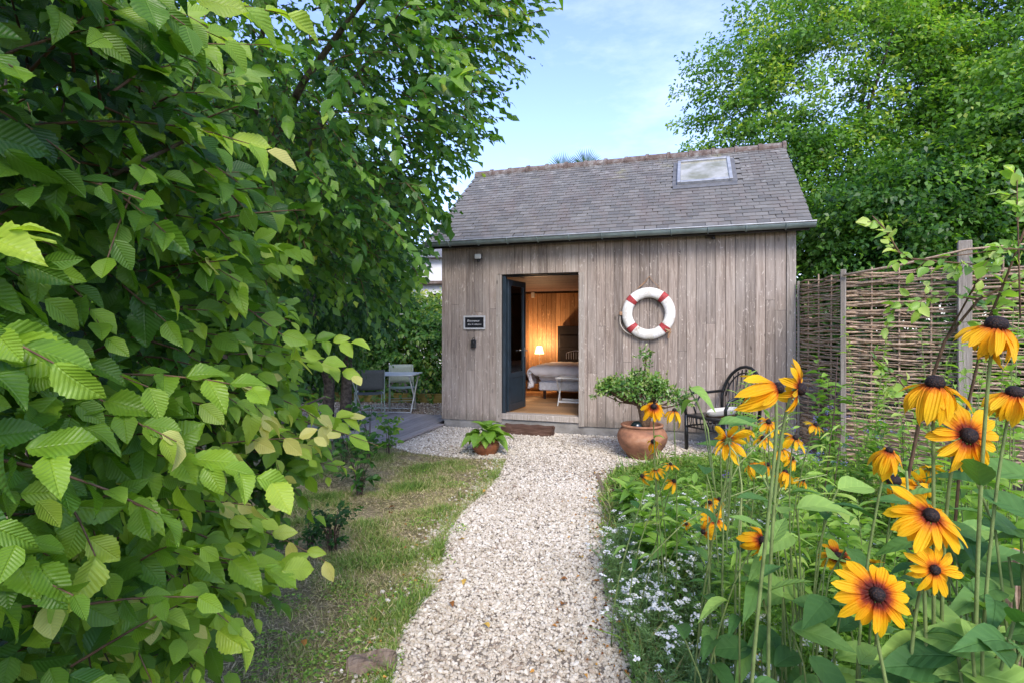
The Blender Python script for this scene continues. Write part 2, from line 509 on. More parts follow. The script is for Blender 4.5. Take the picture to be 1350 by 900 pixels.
# terracotta
t = NT('terracotta')
v = t.co(scale=(1, 1, 1.6))
c = t.ramp(t.noise(v, 4.5, 7, .62), [(.3, (.13, .07, .045)), (.48, (.3, .135, .075)), (.6, (.42, .2, .11)), (.78, (.5, .33, .22))])
t.base(c); M['terra'] = t.done(.75, .3, 0, t.bump(t.noise(v, 60, 4), .003, .6))
t = NT('small_terracotta')
v = t.co()
t.base(t.ramp(t.noise(v, 14, 5), [(.3, (.16, .05, .02)), (.7, (.3, .11, .045))]))
M['terra2'] = t.done(.5, .4, 0, t.bump(t.noise(v, 90, 4), .002, .6))
# cracked white buoy
t = NT('buoy_paint')
v = t.co()
c = t.ramp(t.noise(v, 9, 7, .7), [(.30, (.30, .25, .18)), (.40, (.6, .56, .47)), (.55, (.78, .76, .71)), (.7, (.82, .81, .77))])
t.base(c); M['buoy'] = t.done(.6, .35, 0, t.bump(t.noise(v, 60, 5, .7), .003, .7))
t = NT('buoy_red')
v = t.co()
t.base(t.ramp(t.noise(v, 25, 6, .7), [(.3, (.22, .03, .03)), (.6, (.42, .05, .05)), (.75, (.55, .25, .22))]))
M['buoyred'] = t.done(.6, .3)
# soil, lawn, gravel base
def ground_mat(name, stops, sc=6, fine=160, bd=.02):
    t = NT(name)
    pv = t.pos((1, 1, 0.0))
    f = t.math('ADD', t.math('MULTIPLY', t.noise(pv, sc, 6, .6), .55), t.math('MULTIPLY', t.noise(pv, fine, 4, .7), .45))
    t.base(t.ramp(f, stops))
    return t.done(.95, .1, 0, t.bump(t.noise(pv, fine * .6, 5, .7), bd, .8))
M['soil'] = ground_mat('garden_soil', [(.36, (.05, .035, .022)), (.5, (.13, .09, .06)), (.62, (.24, .18, .125))])
M['lawn'] = ground_mat('dry_lawn_base', [(.38, (.09, .09, .03)), (.48, (.2, .17, .085)), (.58, (.3, .24, .15)), (.66, (.36, .3, .2))], 2.5)
M['gravelbase'] = ground_mat('gravel_bed', [(.36, (.16, .13, .10)), (.5, (.27, .23, .19)), (.62, (.36, .32, .28))], 8, 130)
M['gravelbase2'] = ground_mat('far_gravel_bed', [(.36, (.22, .16, .11)), (.5, (.36, .27, .2)), (.62, (.48, .38, .3))], 8, 90)
# gravel stones
t = NT('gravel_stone')
r = t.tint()
c = t.ramp(r, [(0, (.16, .12, .09)), (.10, (.34, .265, .20)), (.3, (.46, .395, .305)), (.62, (.58, .515, .42)), (.85, (.69, .635, .54)), (.96, (.78, .735, .65)), (1, (.42, .25, .13))])
pv = t.pos()
c = t.mix(t.math('MULTIPLY', t.noise(pv, 120, 4), .4), c, t.mix(1.0, c, (.7, .66, .6), 'MULTIPLY'))
t.base(c); M['gravel'] = t.done(.85, .25)
# grass
t = NT('grass_blades')
c = t.ramp(t.tint(), [(0, (.05, .11, .014)), (.3, (.10, .19, .024)), (.55, (.18, .24, .05)), (.72, (.32, .29, .12)), (1, (.48, .40, .24))])
t.base(t.mix(1.0, c, (1.25, 1.2, 1.2), 'MULTIPLY')); M['grass'] = t.done(.6, .3)
# petals
t = NT('golden_petal')
tcn = t.n('ShaderNodeTexCoord'); sp = t.n('ShaderNodeSeparateXYZ'); t.l(tcn.outputs['UV'], sp.inputs[0])
oi = t.n('ShaderNodeObjectInfo')
vv = t.math('ADD', sp.outputs[1], t.math('MULTIPLY', t.math('SUBTRACT', t.noise(t.pos(), 160, 2), .5), .18))
vv = t.math('ADD', vv, t.math('MULTIPLY', t.math('SUBTRACT', t.n('ShaderNodeAttribute', attribute_name='red', attribute_type='OBJECT').outputs['Fac'], 0.0), -1.0))
c = t.ramp(vv, [(.0, (.10, .012, .006)), (.10, (.3, .04, .008)), (.24, (.74, .24, .006)), (.38, (.88, .46, .008)), (.8, (.92, .58, .012)), (1, (.9, .58, .02))])
c = t.mix(t.math('MULTIPLY', oi.outputs['Random'], .55), c, t.mix(1.0, c, (.98, .74, .7), 'MULTIPLY'))
c = t.mix(t.math('MULTIPLY', t.ramp(t.noise(t.pos(), 95, 5, .7), [(.6, (0, 0, 0)), (.72, (1, 1, 1))]), .4), c, (.55, .22, .02))
t.base(c)
gr = t.math('SINE', t.math('MULTIPLY', sp.outputs[0], 28.0))
m = t.done(.55, .25, 0, t.bump(gr, .001, .5))
tr = t.n('ShaderNodeBsdfTranslucent'); t.l(c, tr.inputs['Color'])
ms = t.n('ShaderNodeMixShader'); ms.inputs[0].default_value = .42
t.l(t.p.outputs[0], ms.inputs[1]); t.l(tr.outputs[0], ms.inputs[2]); t.l(ms.outputs[0], t.o.inputs[0])
M['petal'] = m
t = NT('flower_cone')
v = t.co()
d = t.voro(v, 330)
t.base(t.ramp(d, [(0, (.10, .04, .015)), (.3, (.02, .009, .006)), (.6, (.008, .004, .004))]))
M['cone'] = t.done(.7, .3, 0, t.bump(d, .0015, .8))
t = NT('green_cone'); v = t.co(); d = t.voro(v, 330)
t.base(t.ramp(d, [(0, (.3, .34, .05)), (.5, (.1, .14, .03))])); M['gcone'] = t.done(.7, .3, 0, t.bump(d, .0015, .8))
def tintmat(name, stops, transl=.25, rough=.6):
    t = NT(name); c = t.ramp(t.tint(), stops); t.base(c); m = t.done(rough, .3)
    tr = t.n('ShaderNodeBsdfTranslucent'); t.l(c, tr.inputs['Color'])
    ms = t.n('ShaderNodeMixShader'); ms.inputs[0].default_value = transl
    t.l(t.p.outputs[0], ms.inputs[1]); t.l(tr.outputs[0], ms.inputs[2]); t.l(ms.outputs[0], t.o.inputs[0])
    return m
M['whitefl'] = tintmat('white_blossom', [(0, (.8, .8, .77)), (1, (.9, .9, .88))])
M['bluefl'] = tintmat('blue_blossom', [(0, (.14, .13, .42)), (1, (.28, .27, .62))])
M['purplefl'] = tintmat('purple_blossom', [(0, (.12, .03, .3)), (1, (.28, .1, .55))])
M['pinkfl'] = tintmat('pink_blossom', [(0, (.4, .08, .14)), (1, (.6, .25, .28))])
M['litter'] = tintmat('dead_leaf', [(0, (.2, .07, .02)), (.5, (.45, .2, .04)), (1, (.6, .4, .08))], .15)

GREEN_HEDGE = [(0, (.016, .05, .008)), (.25, (.036, .10, .011)), (.5, (.085, .175, .014)), (.78, (.18, .29, .025)), (.93, (.28, .37, .045)), (.965, (.46, .46, .14)), (1, (.3, .15, .05))]
M['leaf_hi'] = leaf_mat('hornbeam_leaf', GREEN_HEDGE, veins=11, vd=.0011, transl=.4)
M['leaf_tree'] = leaf_mat('tree_leaf', [(0, (.014, .048, .012)), (.35, (.032, .095, .015)), (.65, (.08, .17, .02)), (.9, (.16, .27, .035)), (1, (.34, .32, .05))], veins=7, vd=.001, transl=.42)
M['leaf_far'] = leaf_mat('far_leaf', [(0, (.014, .052, .013)), (.35, (.042, .105, .016)), (.7, (.10, .195, .032)), (.93, (.20, .29, .045)), (1, (.4, .36, .05))], transl=.45)
M['leaf_back'] = leaf_mat('back_leaf', [(0, (.02, .06, .015)), (.5, (.05, .13, .025)), (.9, (.18, .26, .04)), (1, (.3, .3, .05))], transl=.4)
M['leaf_bed'] = leaf_mat('bed_leaf', [(0, (.03, .085, .015)), (.35, (.09, .175, .026)), (.65, (.18, .28, .045)), (.9, (.30, .38, .09)), (1, (.45, .40, .16))], transl=.4)
M['leaf_rud'] = leaf_mat('coneflower_leaf', [(0, (.03, .085, .022)), (.5, (.08, .16, .04)), (1, (.19, .29, .065))], veins=6, vd=.0014, transl=.3, rough=.65, spec=.25, use_obj=True)
M['leaf_hosta'] = leaf_mat('hosta_leaf', [(0, (.14, .28, .03)), (1, (.26, .42, .06))], veins=3, vd=.002, transl=.3, use_obj=True)
M['leaf_jade'] = leaf_mat('jade_leaf', [(0, (.03, .10, .018)), (.6, (.085, .2, .03)), (.93, (.19, .31, .05)), (1, (.4, .4, .15))], transl=.15, rough=.3, spec=.5)
M['leaf_fine'] = leaf_mat('alyssum_leaf', [(0, (.08, .16, .045)), (.5, (.15, .25, .085)), (1, (.27, .35, .15))], transl=.35)
M['palm'] = leaf_mat('palm_leaf', [(0, (.06, .12, .05)), (1, (.14, .2, .09))], transl=.2)

# ------------------------------------------------------------------ leaf templates (unit length along +Y, normal +Z)
def leaf_template(nl=14, cols=4, w=.3, fold=.22, droop=.18, pleat=.012, serr=.05, peak=.42, tip=1.0, npleat=11, twist=0, wave=0.0):
    V, U = [], []
    for i in range(nl + 1):
        tt = i / nl
        e = tt / peak if tt < peak else (1 - tt) / (1 - peak)
        ww = w * (max(0.0, math.sin(e * PI / 2)) ** .75 if tt < peak else max(0.0, e) ** .0 * math.sin(max(e, 0) * PI / 2) ** (.95 * tip))
        ww = max(ww, .002)
        if serr and 0 < i < nl: ww *= 1 + (serr if i % 2 else -serr)
        for j in range(cols + 1):
            q = -1 + 2 * j / cols
            z = abs(q) * ww * fold * 2 - droop * tt * tt
            if pleat: z += pleat * math.cos((tt * npleat - abs(q) * ww / w * npleat * .28) * 2 * PI) * min(1, ww / w * 1.5) * abs(q) ** .3
            z += wave * math.sin(tt * 9 + q * 2) * abs(q) + twist * q * tt * ww
            V.append((q * ww, tt - .1 * abs(q) ** 2 * ww * 0, z)); U.append((.5 + q * ww / w * .5, tt))
    Fc = []
    for i in range(nl):
        for j in range(cols):
            a = i * (cols + 1) + j
            Fc.append((a, a + 1, a + cols + 2, a + cols + 1))
    return np.array(V, float), np.array(Fc, int), np.array(U, float)
def tri_leaf(w=.3, fold=.1, droop=.12):
    V = np.array([(0, 0, 0), (-w, .45, fold), (w, .45, fold), (0, 1, -droop), (0, .45, -.0)], float)
    Fc = np.array([(0, 4, 3, 1), (0, 2, 3, 4)], int)
    U = np.array([(.5, 0), (0, .45), (1, .45), (.5, 1), (.5, .45)], float)
    return V, Fc, U
def flat_leaf(w=.3, fold=.1, droop=.1):
    V = np.array([(0, 0, 0), (-w, .45, fold), (0, 1, -droop), (w, .5, fold)], float)
    return V, np.array([(0, 3, 2, 1)], int), np.array([(.5, 0), (0, .45), (.5, 1), (1, .45)], float)
HI = [leaf_template(18, 6, .33, .16, .2, .006, .06, .42, wave=.03), leaf_template(18, 6, .29, .3, .3, .007, .06, .42, wave=.045), leaf_template(18, 6, .35, .1, .05, .005, .06, .45, wave=-.05), leaf_template(18, 6, .3, .22, .38, .007, .05, .4, twist=.35, wave=.04), leaf_template(18, 6, .27, .12, .55, .006, .06, .38, twist=-.4, wave=.05)]
MID = [leaf_template(6, 2, .32, .2, .22, 0, .06, .42), leaf_template(6, 2, .29, .3, .32, 0, .05, .42), leaf_template(6, 2, .34, .1, .06, 0, .05, .45)]
LOW = [tri_leaf(.31, .1, .15), tri_leaf(.28, .16, .05), tri_leaf(.33, .04, .25)]
def tmesh(tpl, name, m):
    return np_mesh(name, tpl[0], tpl[1], m, tpl[2], None)

# ------------------------------------------------------------------ sprays of leaves on twigs
def sprays(orig, dirs, nleaf, llen, spacing, face, rng, droop=.25, up=.6, angle=55, jit=.35, tint0=.35, tintgrow=.35, curve=.35):
    """orig (n,3), dirs (n,3): twigs with alternate leaves. returns P, M, S, T and twig polylines"""
    Ps, Ms, Ss, Ts, tw = [], [], [], [], []
    for i in range(len(orig)):
        n = int(nleaf[i]) if hasattr(nleaf, '__len__') else nleaf
        n = max(3, int(n * rng.uniform(.7, 1.25)))
        d = dirs[i] / np.linalg.norm(dirs[i])
        sp = spacing * rng.uniform(.8, 1.2)
        t_ = np.arange(n)[:, None] * sp
        L_ = n * sp
        bend = np.array([0, 0, -1.0]) * droop + rng.normal(0, curve * .3, 3)
        pts = orig[i] + d * t_ + bend * (t_ ** 2) / max(L_, .01)
        tan = norm(d + 2 * bend * t_ / max(L_, .01))
        upv = norm((np.array([0, 0, 1.0]) * up + face * (1 - up) + rng.normal(0, .25, 3))[None])[0]
        side = norm(np.cross(tan, np.repeat(upv[None], n, 0)))
        sg = np.where(np.arange(n) % 2 == 0, 1.0, -1.0)[:, None]
        a = math.radians(angle)
        ang = np.linspace(a, a * .35, n)[:, None]
        ax = tan * np.cos(ang) + side * sg * np.sin(ang) + rng.normal(0, jit * .6, (n, 3)) + np.array([0, 0, -droop * .9])
        nr = upv + rng.normal(0, jit, (n, 3))
        Ps.append(pts); Ms.append(frames(ax, nr))
        grow = np.sin(np.linspace(.35, 2.5, n)) * .35 + .7
        Ss.append(llen * grow * rng.uniform(.72, 1.25, n) * rng.uniform(.75, 1.15))
        Ts.append(np.clip(tint0 + rng.normal(0, .1) + rng.normal(0, .09, n) + np.linspace(-.1, tintgrow, n), 0.0, .97))
        tw.append(pts[::2] if n > 5 else pts)
    return np.concatenate(Ps), np.concatenate(Ms), np.concatenate(Ss), np.concatenate(Ts), tw
def twigs(tw, r0, r1, keep=1.0, n=4):
    mb = MB()
    for p in tw:
        if random.random() > keep or len(p) < 2: continue
        k = len(p)
        mb.tube(p, [r0 + (r1 - r0) * i / (k - 1) for i in range(k)], n, cap=False)
    return mb
def shift(mb, loc):
    mb.v = [(x - loc[0], y - loc[1], z - loc[2]) for x, y, z in mb.v]
    return mb
def split_leaves(parent, P, Mx, S, T, hi, mid, mhi, mmid, count=300, name='leaf', gate=None):
    """the leaves that show largest become objects, the rest is one mesh"""
    loc = np.array(parent.location)
    C_ = P + Mx[:, :, 1] * (S * .5)[:, None]
    Y = np.maximum(C_[:, 1], .05)
    px = CX + F * C_[:, 0] / Y; py = HY - F * (C_[:, 2] - EYE) / Y
    size = S / np.linalg.norm(C_ - np.array([0, 0, EYE]), axis=1)
    score = size * ((px > -20) & (px < 1370) & (py > -20) & (py < 920) & (C_[:, 1] > .1))
    if gate is not None: score = score * gate
    o = np.argsort(-score)[:count]
    o = o[score[o] > 0]
    meshes = [tmesh(t_, name, mhi) for t_ in hi]
    # bake a few tint levels into the shared meshes
    lv = 6
    cache = {}
    for q, i in enumerate(o):
        k = (int(RNG.integers(len(hi))), int(min(lv - 1, T[i] * lv)))
        if k not in cache:
            tp = hi[k[0]]
            cache[k] = np_mesh(name, tp[0], tp[1], mhi, tp[2], np.full(len(tp[0]), (k[1] + .5) / lv))
        m4 = Matrix.Identity(4)
        for r_ in range(3):
            for c_ in range(3): m4[r_][c_] = Mx[i, r_, c_] * S[i]
            m4[r_][3] = P[i, r_] - loc[r_]
        link(name, cache[k], parent, mat=m4)
    mask = np.ones(len(P), bool); mask[o] = False
    V, Fc, U, TT = scatter(mid, P[mask], Mx[mask], S[mask], T[mask])
    return link('foliage', np_mesh('foliage', V, Fc, mmid, U, TT, loc=loc), parent, kind='stuff')

# ------------------------------------------------------------------ SETTING: ground sheets
def sheet(name, poly, z, m, label=None):
    me = bpy.data.meshes.new(name)
    me.from_pydata([(x, y, z) for x, y in poly], [], [tuple(range(len(poly)))])
    me.materials.append(m); me.update()
    o = link(name, me, kind='structure')
    return o
mb = MB()
n = 60
xs = np.concatenate([[-400, -120, -40], np.linspace(-14, 14, n), [40, 120, 400]]); ys = np.concatenate([[-60, -20], np.linspace(-4, 20, n), [50, 140, 600]])
gv = [(x, y, 0.0) for y in ys for x in xs]
gf = [(j * len(xs) + i, j * len(xs) + i + 1, (j + 1) * len(xs) + i + 1, (j + 1) * len(xs) + i) for j in range(len(ys) - 1) for i in range(len(xs) - 1)]
mb.add(gv, gf); mb.obj('ground', M['soil'], kind='structure')

path_left = [G(498, 935), G(508, 870), G(522, 830), G(545, 800), G(572, 770), G(573, 740), G(585, 700), G(604, 675), G(629, 655), G(650, 632), G(662, 607)]
path_right = [G(828, 935), G(816, 835), G(808, 770), G(801, 720), G(800, 675), G(788, 645), G(796, 622), G(872, 608), G(985, 603)]
fore_left = [G(600, 604), G(545, 598), G(517, 590)]
wall_l = HW(-.02, -.02, 0); wall_r = HW(5.1, -.02, 0)
path_poly = [(path_left[0][0], 1.6)] + path_left + fore_left + [(wall_l.x, wall_l.y), (wall_r.x, wall_r.y)] + [(3.6, 6.2)] + path_right[::-1] + [(path_right[0][0], 1.6)]
# ragged outline
def ragged(poly, step=.12, amp=.03, seed=1):
    rr = random.Random(seed); out = []
    for i in range(len(poly)):
        a = Vector(poly[i]); b = Vector(poly[(i + 1) % len(poly)]); k = max(1, int((b - a).length / step))
        for j in range(k):
            p = a.lerp(b, j / k); out.append((p.x + rr.uniform(-amp, amp), p.y + rr.uniform(-amp, amp)))
    return out
path_r = ragged(path_poly, .12, .03)
sheet('gravel_path', path_r, .008, M['gravelbase'])
lawn_poly = [(-2.6, 1.2), (path_left[0][0] + .05, 1.2)] + [(x + .04, y) for x, y in path_left] + [(x, y) for x, y in fore_left] + [G(500, 583), (-3.2, 8.6), (-5.5, 8.6), (-5.5, 1.2)]
sheet('lawn', lawn_poly, .004, M['lawn'])
terr_poly = [(-5.2, 9.4), (-.9, 9.4), (-.2, 11.4), (-6.2, 12.1)]
sheet('gravel_terrace', terr_poly, .004, M['gravelbase2'])

# gravel stones
def pebble(seed, hi=True):
    rg = np.random.default_rng(seed)
    if hi:
        import bmesh
        bm = bmesh.new(); bmesh.ops.create_icosphere(bm, subdivisions=1, radius=.5)
        V = np.array([v.co[:] for v in bm.verts]); Fc = np.array([[v.index for v in f.verts] for f in bm.faces]); bm.free()
    else:
        V = np.array([(.5, 0, 0), (-.5, 0, 0), (0, .5, 0), (0, -.5, 0), (0, 0, .5), (0, 0, -.5)], float)
        Fc = np.array([(0, 2, 4), (2, 1, 4), (1, 3, 4), (3, 0, 4), (2, 0, 5), (1, 2, 5), (3, 1, 5), (0, 3, 5)])
    V = V * rg.uniform(.75, 1.2, (len(V), 1)) * np.array([1.25, .95, .7])
    return V, Fc, np.zeros((len(V), 2))
def rand_rot(n, rng=RNG, tilt=.5):
    a = rng.uniform(0, 2 * PI, n)
    up = norm(np.stack([rng.normal(0, tilt, n), rng.normal(0, tilt, n), np.ones(n)], -1))
    ax = np.stack([np.cos(a), np.sin(a), np.zeros(n)], -1)
    return frames(ax, up)
def gravel(name, poly, ylo, yhi, dens, size, hi, spread=0.0):
    p = sample_poly(poly, 4000)
    arr = np.array(poly); area = 0.5 * abs(np.dot(arr[:, 0], np.roll(arr[:, 1], 1)) - np.dot(arr[:, 1], np.roll(arr[:, 0], 1)))
    n = int(area * dens)
    p = sample_poly(poly, n)
    p = p[(p[:, 1] >= ylo) & (p[:, 1] < yhi)]
    if spread: p = p + RNG.normal(0, spread, p.shape)
    n = len(p)
    s = size * np.clip(RNG.lognormal(0, .35, n), .4, 2.1)
    P = np.column_stack([p, .008 + s * RNG.uniform(.05, .42, n)])
    T = np.clip(RNG.beta(2.6, 1.7, n) + .14 * vnoise(P, 2.0), 0, .97)
    return P, rand_rot(n), s, T
PH = [pebble(i) for i in range(5)]; PL = [pebble(i + 9, False) for i in range(5)]
A1 = gravel('a', path_poly, 1.6, 3.7, 8200, .0145, True, .012)
A2 = gravel('b', path_poly, 3.7, 5.6, 6500, .0155, True, .02)
A3 = gravel('c', path_poly, 5.6, 9.5, 3800, .019, False)
# stones kicked over the edges of the path
eg_ = []
for line, sgn in ((path_left, -1), (path_right[:7], 1)):
    for (a, b) in zip(line[:-1], line[1:]):
        k = int(380 * math.hypot(b[0] - a[0], b[1] - a[1])); tt = RNG.uniform(size=k)
        eg_.append(np.column_stack([a[0] + (b[0] - a[0]) * tt + sgn * RNG.exponential(.055, k), a[1] + (b[1] - a[1]) * tt]))
eg_ = np.concatenate(eg_); k = len(eg_); sz_ = .015 * np.clip(RNG.lognormal(0, .35, k), .4, 2)
A1 = tuple(np.concatenate([a, b]) for a, b in zip(A1, (np.column_stack([eg_, .008 + sz_ * .3]), rand_rot(k), sz_, np.clip(RNG.beta(2.4, 2, k), 0, .97))))
V1, F1, U1, T1 = scatter(PH, *[np.concatenate([a, b]) for a, b in zip(A1, A2)])
V2, F2, U2, T2 = scatter(PL, *A3)
link('gravel', np_mesh('gravel', np.vstack([V1, V2]), np.vstack([F1, F2 + len(V1)]), M['gravel'], None, np.concatenate([T1, T2]), smooth=False), kind='stuff',
     label='pale cream gravel stones covering the garden path', cat='gravel')
B1 = gravel('d', terr_poly, 9, 13, 500, .028, False)
joined('gravel', PL, *B1[:2], B1[2], np.clip(B1[3] - .25, 0, 1), M['gravel'], kind='stuff', label='reddish gravel around the garden table', cat='gravel')

# grass
def blade(h=1, w=.05, bend=.35):
    V = np.array([(-w, 0, 0), (w, 0, 0), (-w * .7, bend * .35, .55), (w * .7, bend * .35, .55), (0, bend, 1)], float)
    return V, np.array([(0, 1, 3, 2), (2, 3, 4, 4)], int), np.zeros((5, 2))
def blade_t(w=.05, bend=.35):
    V = np.array([(-w, 0, 0), (w, 0, 0), (w * .6, bend * .4, .6), (-w * .6, bend * .4, .6), (0, bend, 1)], float)
    return V, np.array([(0, 1, 2), (0, 2, 3), (3, 2, 4)], int), np.zeros((5, 2))
BL = [blade_t(.045, .3), blade_t(.06, .7), blade_t(.04, 1.1), blade_t(.06, .1), blade_t(.05, 1.6)]
gp = sample_poly([(-2.3, 1.9), (path_left[0][0] + .05, 1.9)] + [(x + .04, y) for x, y in path_left[1:]] + [(x, y) for x, y in fore_left] + [(-2.3, 7.6)], 125000)
keep = RNG.uniform(size=len(gp)) < np.clip(1.5 - gp[:, 1] * .11, .25, 1)
gp = gp[keep]
gp = gp[~((gp[:, 0] < -2.2) & (RNG.uniform(size=len(gp)) < .6))]
gn = vnoise(np.column_stack([gp, gp[:, 0] * 0]), 3.3) + .6 * vnoise(np.column_stack([gp, gp[:, 0] * 0]), 8, 3)
# trodden tuft line along the path edge
ge = []
for (a, b) in zip(path_left[:-1], path_left[1:]):
    m_ = int(2200 * math.hypot(b[0] - a[0], b[1] - a[1]))
    tt = RNG.uniform(size=m_)
    ge.append(np.column_stack([a[0] + (b[0] - a[0]) * tt - RNG.exponential(.05, m_) + .04, a[1] + (b[1] - a[1]) * tt]))
ge = np.concatenate(ge)
gp2 = np.concatenate([gp, ge]); gn2 = np.concatenate([gn, np.full(len(ge), .6) + vnoise(np.column_stack([ge, ge[:, 0] * 0]), 4)])
keep = RNG.uniform(size=len(gp2)) < np.clip(.75 + gn2 * .9, .12, 1)
gp2, gn2 = gp2[keep], gn2[keep]
n = len(gp2)
gh = np.clip(.022 + .017 * gn2, .012, .06) * RNG.uniform(.6, 1.8, n)
gT = np.clip(.66 - .34 * gn2 + RNG.normal(0, .2, n), 0, 1)
gm = rand_rot(n, tilt=.45)
gm = np.stack([gm[:, :, 0], gm[:, :, 1], gm[:, :, 2]], -1)
joined('grass', BL, np.column_stack([gp2, np.full(n, .004)]), gm, gh, gT, M['grass'], kind='stuff', label='short patchy grass, partly dry, on the lawn left of the path', cat='grass')
# thatch: dry blades lying on the bare patches
tp_ = sample_poly([(-2.3, 1.9), (path_left[0][0] + .05, 1.9)] + [(x + .02, y) for x, y in path_left[1:]] + [(x, y) for x, y in fore_left] + [(-2.3, 7.6)], 34000); n = len(tp_)
ax_ = np.column_stack([RNG.normal(0, 1, (n, 2)), RNG.normal(.12, .16, n)])
joined('thatch', [flat_leaf(.045, .0, .08)], np.column_stack([tp_, RNG.uniform(.005, .016, n)]), frames(ax_, np.array([0, 0, 1.0]) + RNG.normal(0, .35, (n, 3))), RNG.uniform(.02, .06, n), np.clip(RNG.normal(.82, .14, n), 0, 1), M['grass'], kind='stuff', label='dry straw coloured thatch lying between the lawn grasses', cat='grass')
# brown leaf litter gathered along the edges of the path
lt_ = []
for line, sgn, dn in ((path_left, -1, 18), (path_right[:7], -1, 60), (path_right[:7], 1, 60)):
    for (a, b) in zip(line[:-1], line[1:]):
        k = int(dn * math.hypot(b[0] - a[0], b[1] - a[1])) + 1; tt = RNG.uniform(size=k)
        lt_.append(np.column_stack([a[0] + (b[0] - a[0]) * tt + sgn * RNG.exponential(.10, k), a[1] + (b[1] - a[1]) * tt]))
lt_ = np.concatenate(lt_); n = len(lt_)
joined('leaf_litter', [tri_leaf(.3, .25, .2), tri_leaf(.25, .4, -.2)], np.column_stack([lt_, RNG.uniform(.02, .035, n)]), rand_rot(n, tilt=.5), RNG.uniform(.012, .032, n), RNG.uniform(0, .75, n), M['litter'], kind='stuff', label='small brown dead leaf litter along the edges of the gravel path', cat='leaf litter')
# clover / weeds in the lawn
def patches(centers, rad, n, h, m, name, label, size=.018, tint=.4, parent=None, tpl=None, **k):
    P, T = [], []
    for (x, y) in centers:
        r_ = rad * np.sqrt(RNG.uniform(size=n)); a = RNG.uniform(0, 2 * PI, n)
        P.append(np.column_stack([x + r_ * np.cos(a), y + r_ * np.sin(a), .006 + h * RNG.uniform(size=n) * np.clip(1.2 - r_ / rad, .1, 1)]))
        T.append(np.clip(RNG.normal(tint, .18, n), 0, .95))
    P = np.concatenate(P); T = np.concatenate(T); n = len(P)
    return joined(name, tpl or LOW, P, rand_rot(n, tilt=.7), size * RNG.uniform(.6, 1.4, n), T, m, kind='stuff', label=label, cat='plants' if k.get('cat') is None else k['cat'])
wc = [G(600, 700), G(575, 740), G(545, 775), G(500, 870), G(350, 850), G(450, 780), G(380, 800), G(500, 740), G(640, 625), G(560, 625), G(430, 880), G(410, 850), G(460, 830), G(395, 890), G(480, 800), G(340, 890), G(470, 860), G(525, 795), G(560, 690), G(600, 640)]
patches(wc, .13, 170, .05, M['leaf_bed'], 'clover', 'clover and weeds growing in the lawn', .018, .55)

# ------------------------------------------------------------------ GARDEN HOUSE (local axes: x along the front, y into the house)
SW, DEP, ZC0, ZT = 5.1, 3.86, .14, 2.93
D0, D1, DZ0, DZ1 = 1.013, 2.216, .272, 2.394
house = thing('garden_house', 'small weathered timber garden house with a slate roof and an open blue door', 'garden house', HC, -TH)
mb = MB()
mb.box(.0, D0, 0, .12, -.02 + .2, ZT); mb.box(D1, SW - .0, 0, .12, .18, ZT); mb.box(D0, D1, 0, .12, DZ1, ZT)
wall = mb.obj('wall', M['darkwood'], house)
mb = MB(); mb.box(0.0, .12, .121, DEP - .121, .18, ZT)
wl = mb.obj('side_wall', M['clad'], house)
WY0, WY1, WZ0, WZ1 = .5, 3.35, .85, 2.25          # unseen window added in the right hand side wall to let daylight in
mb = MB()
for b in ((.121, WY0, .18, ZT), (WY1, DEP - .121, .18, ZT), (WY0, WY1, .18, WZ0), (WY0, WY1, WZ1, ZT)): mb.box(SW - .12, SW, *b)
wr = mb.obj('side_wall', M['clad'], house)
mb = MB()
for b in ((WY0 + .001, WY0 + .05, WZ0 + .001, WZ1 - .001), (WY1 - .05, WY1 - .001, WZ0 + .001, WZ1 - .001), (WY0 + .051, WY1 - .051, WZ0 + .001, WZ0 + .05), (WY0 + .051, WY1 - .051, WZ1 - .05, WZ1 - .001), (1.925, 1.975, WZ0 + .051, WZ1 - .051)): mb.box(SW - .09, SW - .04, *b, .003)
wn = mb.obj('added_side_window', M['blue'], house)
MB().box(SW - .068, SW - .062, WY0 + .051, WY1 - .051, WZ0 + .051, WZ1 - .051).obj('pane', M['glass'], wn)
RX0, RX1 = 3.3, 4.8                                   # unseen window added in the rear wall, brings daylight to the bed
mb = MB()
for b in ((0, RX0, .18, ZT), (RX1, SW, .18, ZT), (RX0, RX1, .18, 1.0), (RX0, RX1, 2.2, ZT)): mb.box(b[0], b[1], DEP - .12, DEP, b[2], b[3])
mb.obj('rear_wall', M['clad'], house)
mb = MB()
for b in ((RX0 + .001, RX0 + .05, 1.001, 2.199), (RX1 - .05, RX1 - .001, 1.001, 2.199), (RX0 + .051, RX1 - .051, 1.001, 1.05), (RX0 + .051, RX1 - .051, 2.15, 2.199)): mb.box(b[0], b[1], DEP - .09, DEP - .04, b[2], b[3], .003)
rwn = mb.obj('added_rear_window', M['blue'], house)
MB().box(RX0 + .051, RX1 - .051, DEP - .068, DEP - .062, 1.051, 2.149).obj('pane', M['glass'], rwn)
for s0 in (.002, SW - .122):
    mb = MB(); mb.add([(s0 + a, d_, z_) for a in (0, .12) for d_, z_ in ((.0, ZT), (DEP, ZT), (DEP / 2, 4.36))], [(0, 1, 2), (5, 4, 3), (0, 3, 4, 1), (1, 4, 5, 2), (2, 5, 3, 0)])
    mb.obj('gable', M['clad'], house)
def board(x0, x1, z0, z1, parent, m, y0=-.024, y1=-.002):
    mb = MB(); cx = (x0 + x1) / 2
    mb.box(-(x1 - x0) / 2, (x1 - x0) / 2, 0, y1 - y0, -(z1 - z0) / 2, (z1 - z0) / 2, .003)
    link('board', mb.mesh('board', m), parent, loc=(cx, y0, (z0 + z1) / 2))
s = .04
rr = random.Random(3)
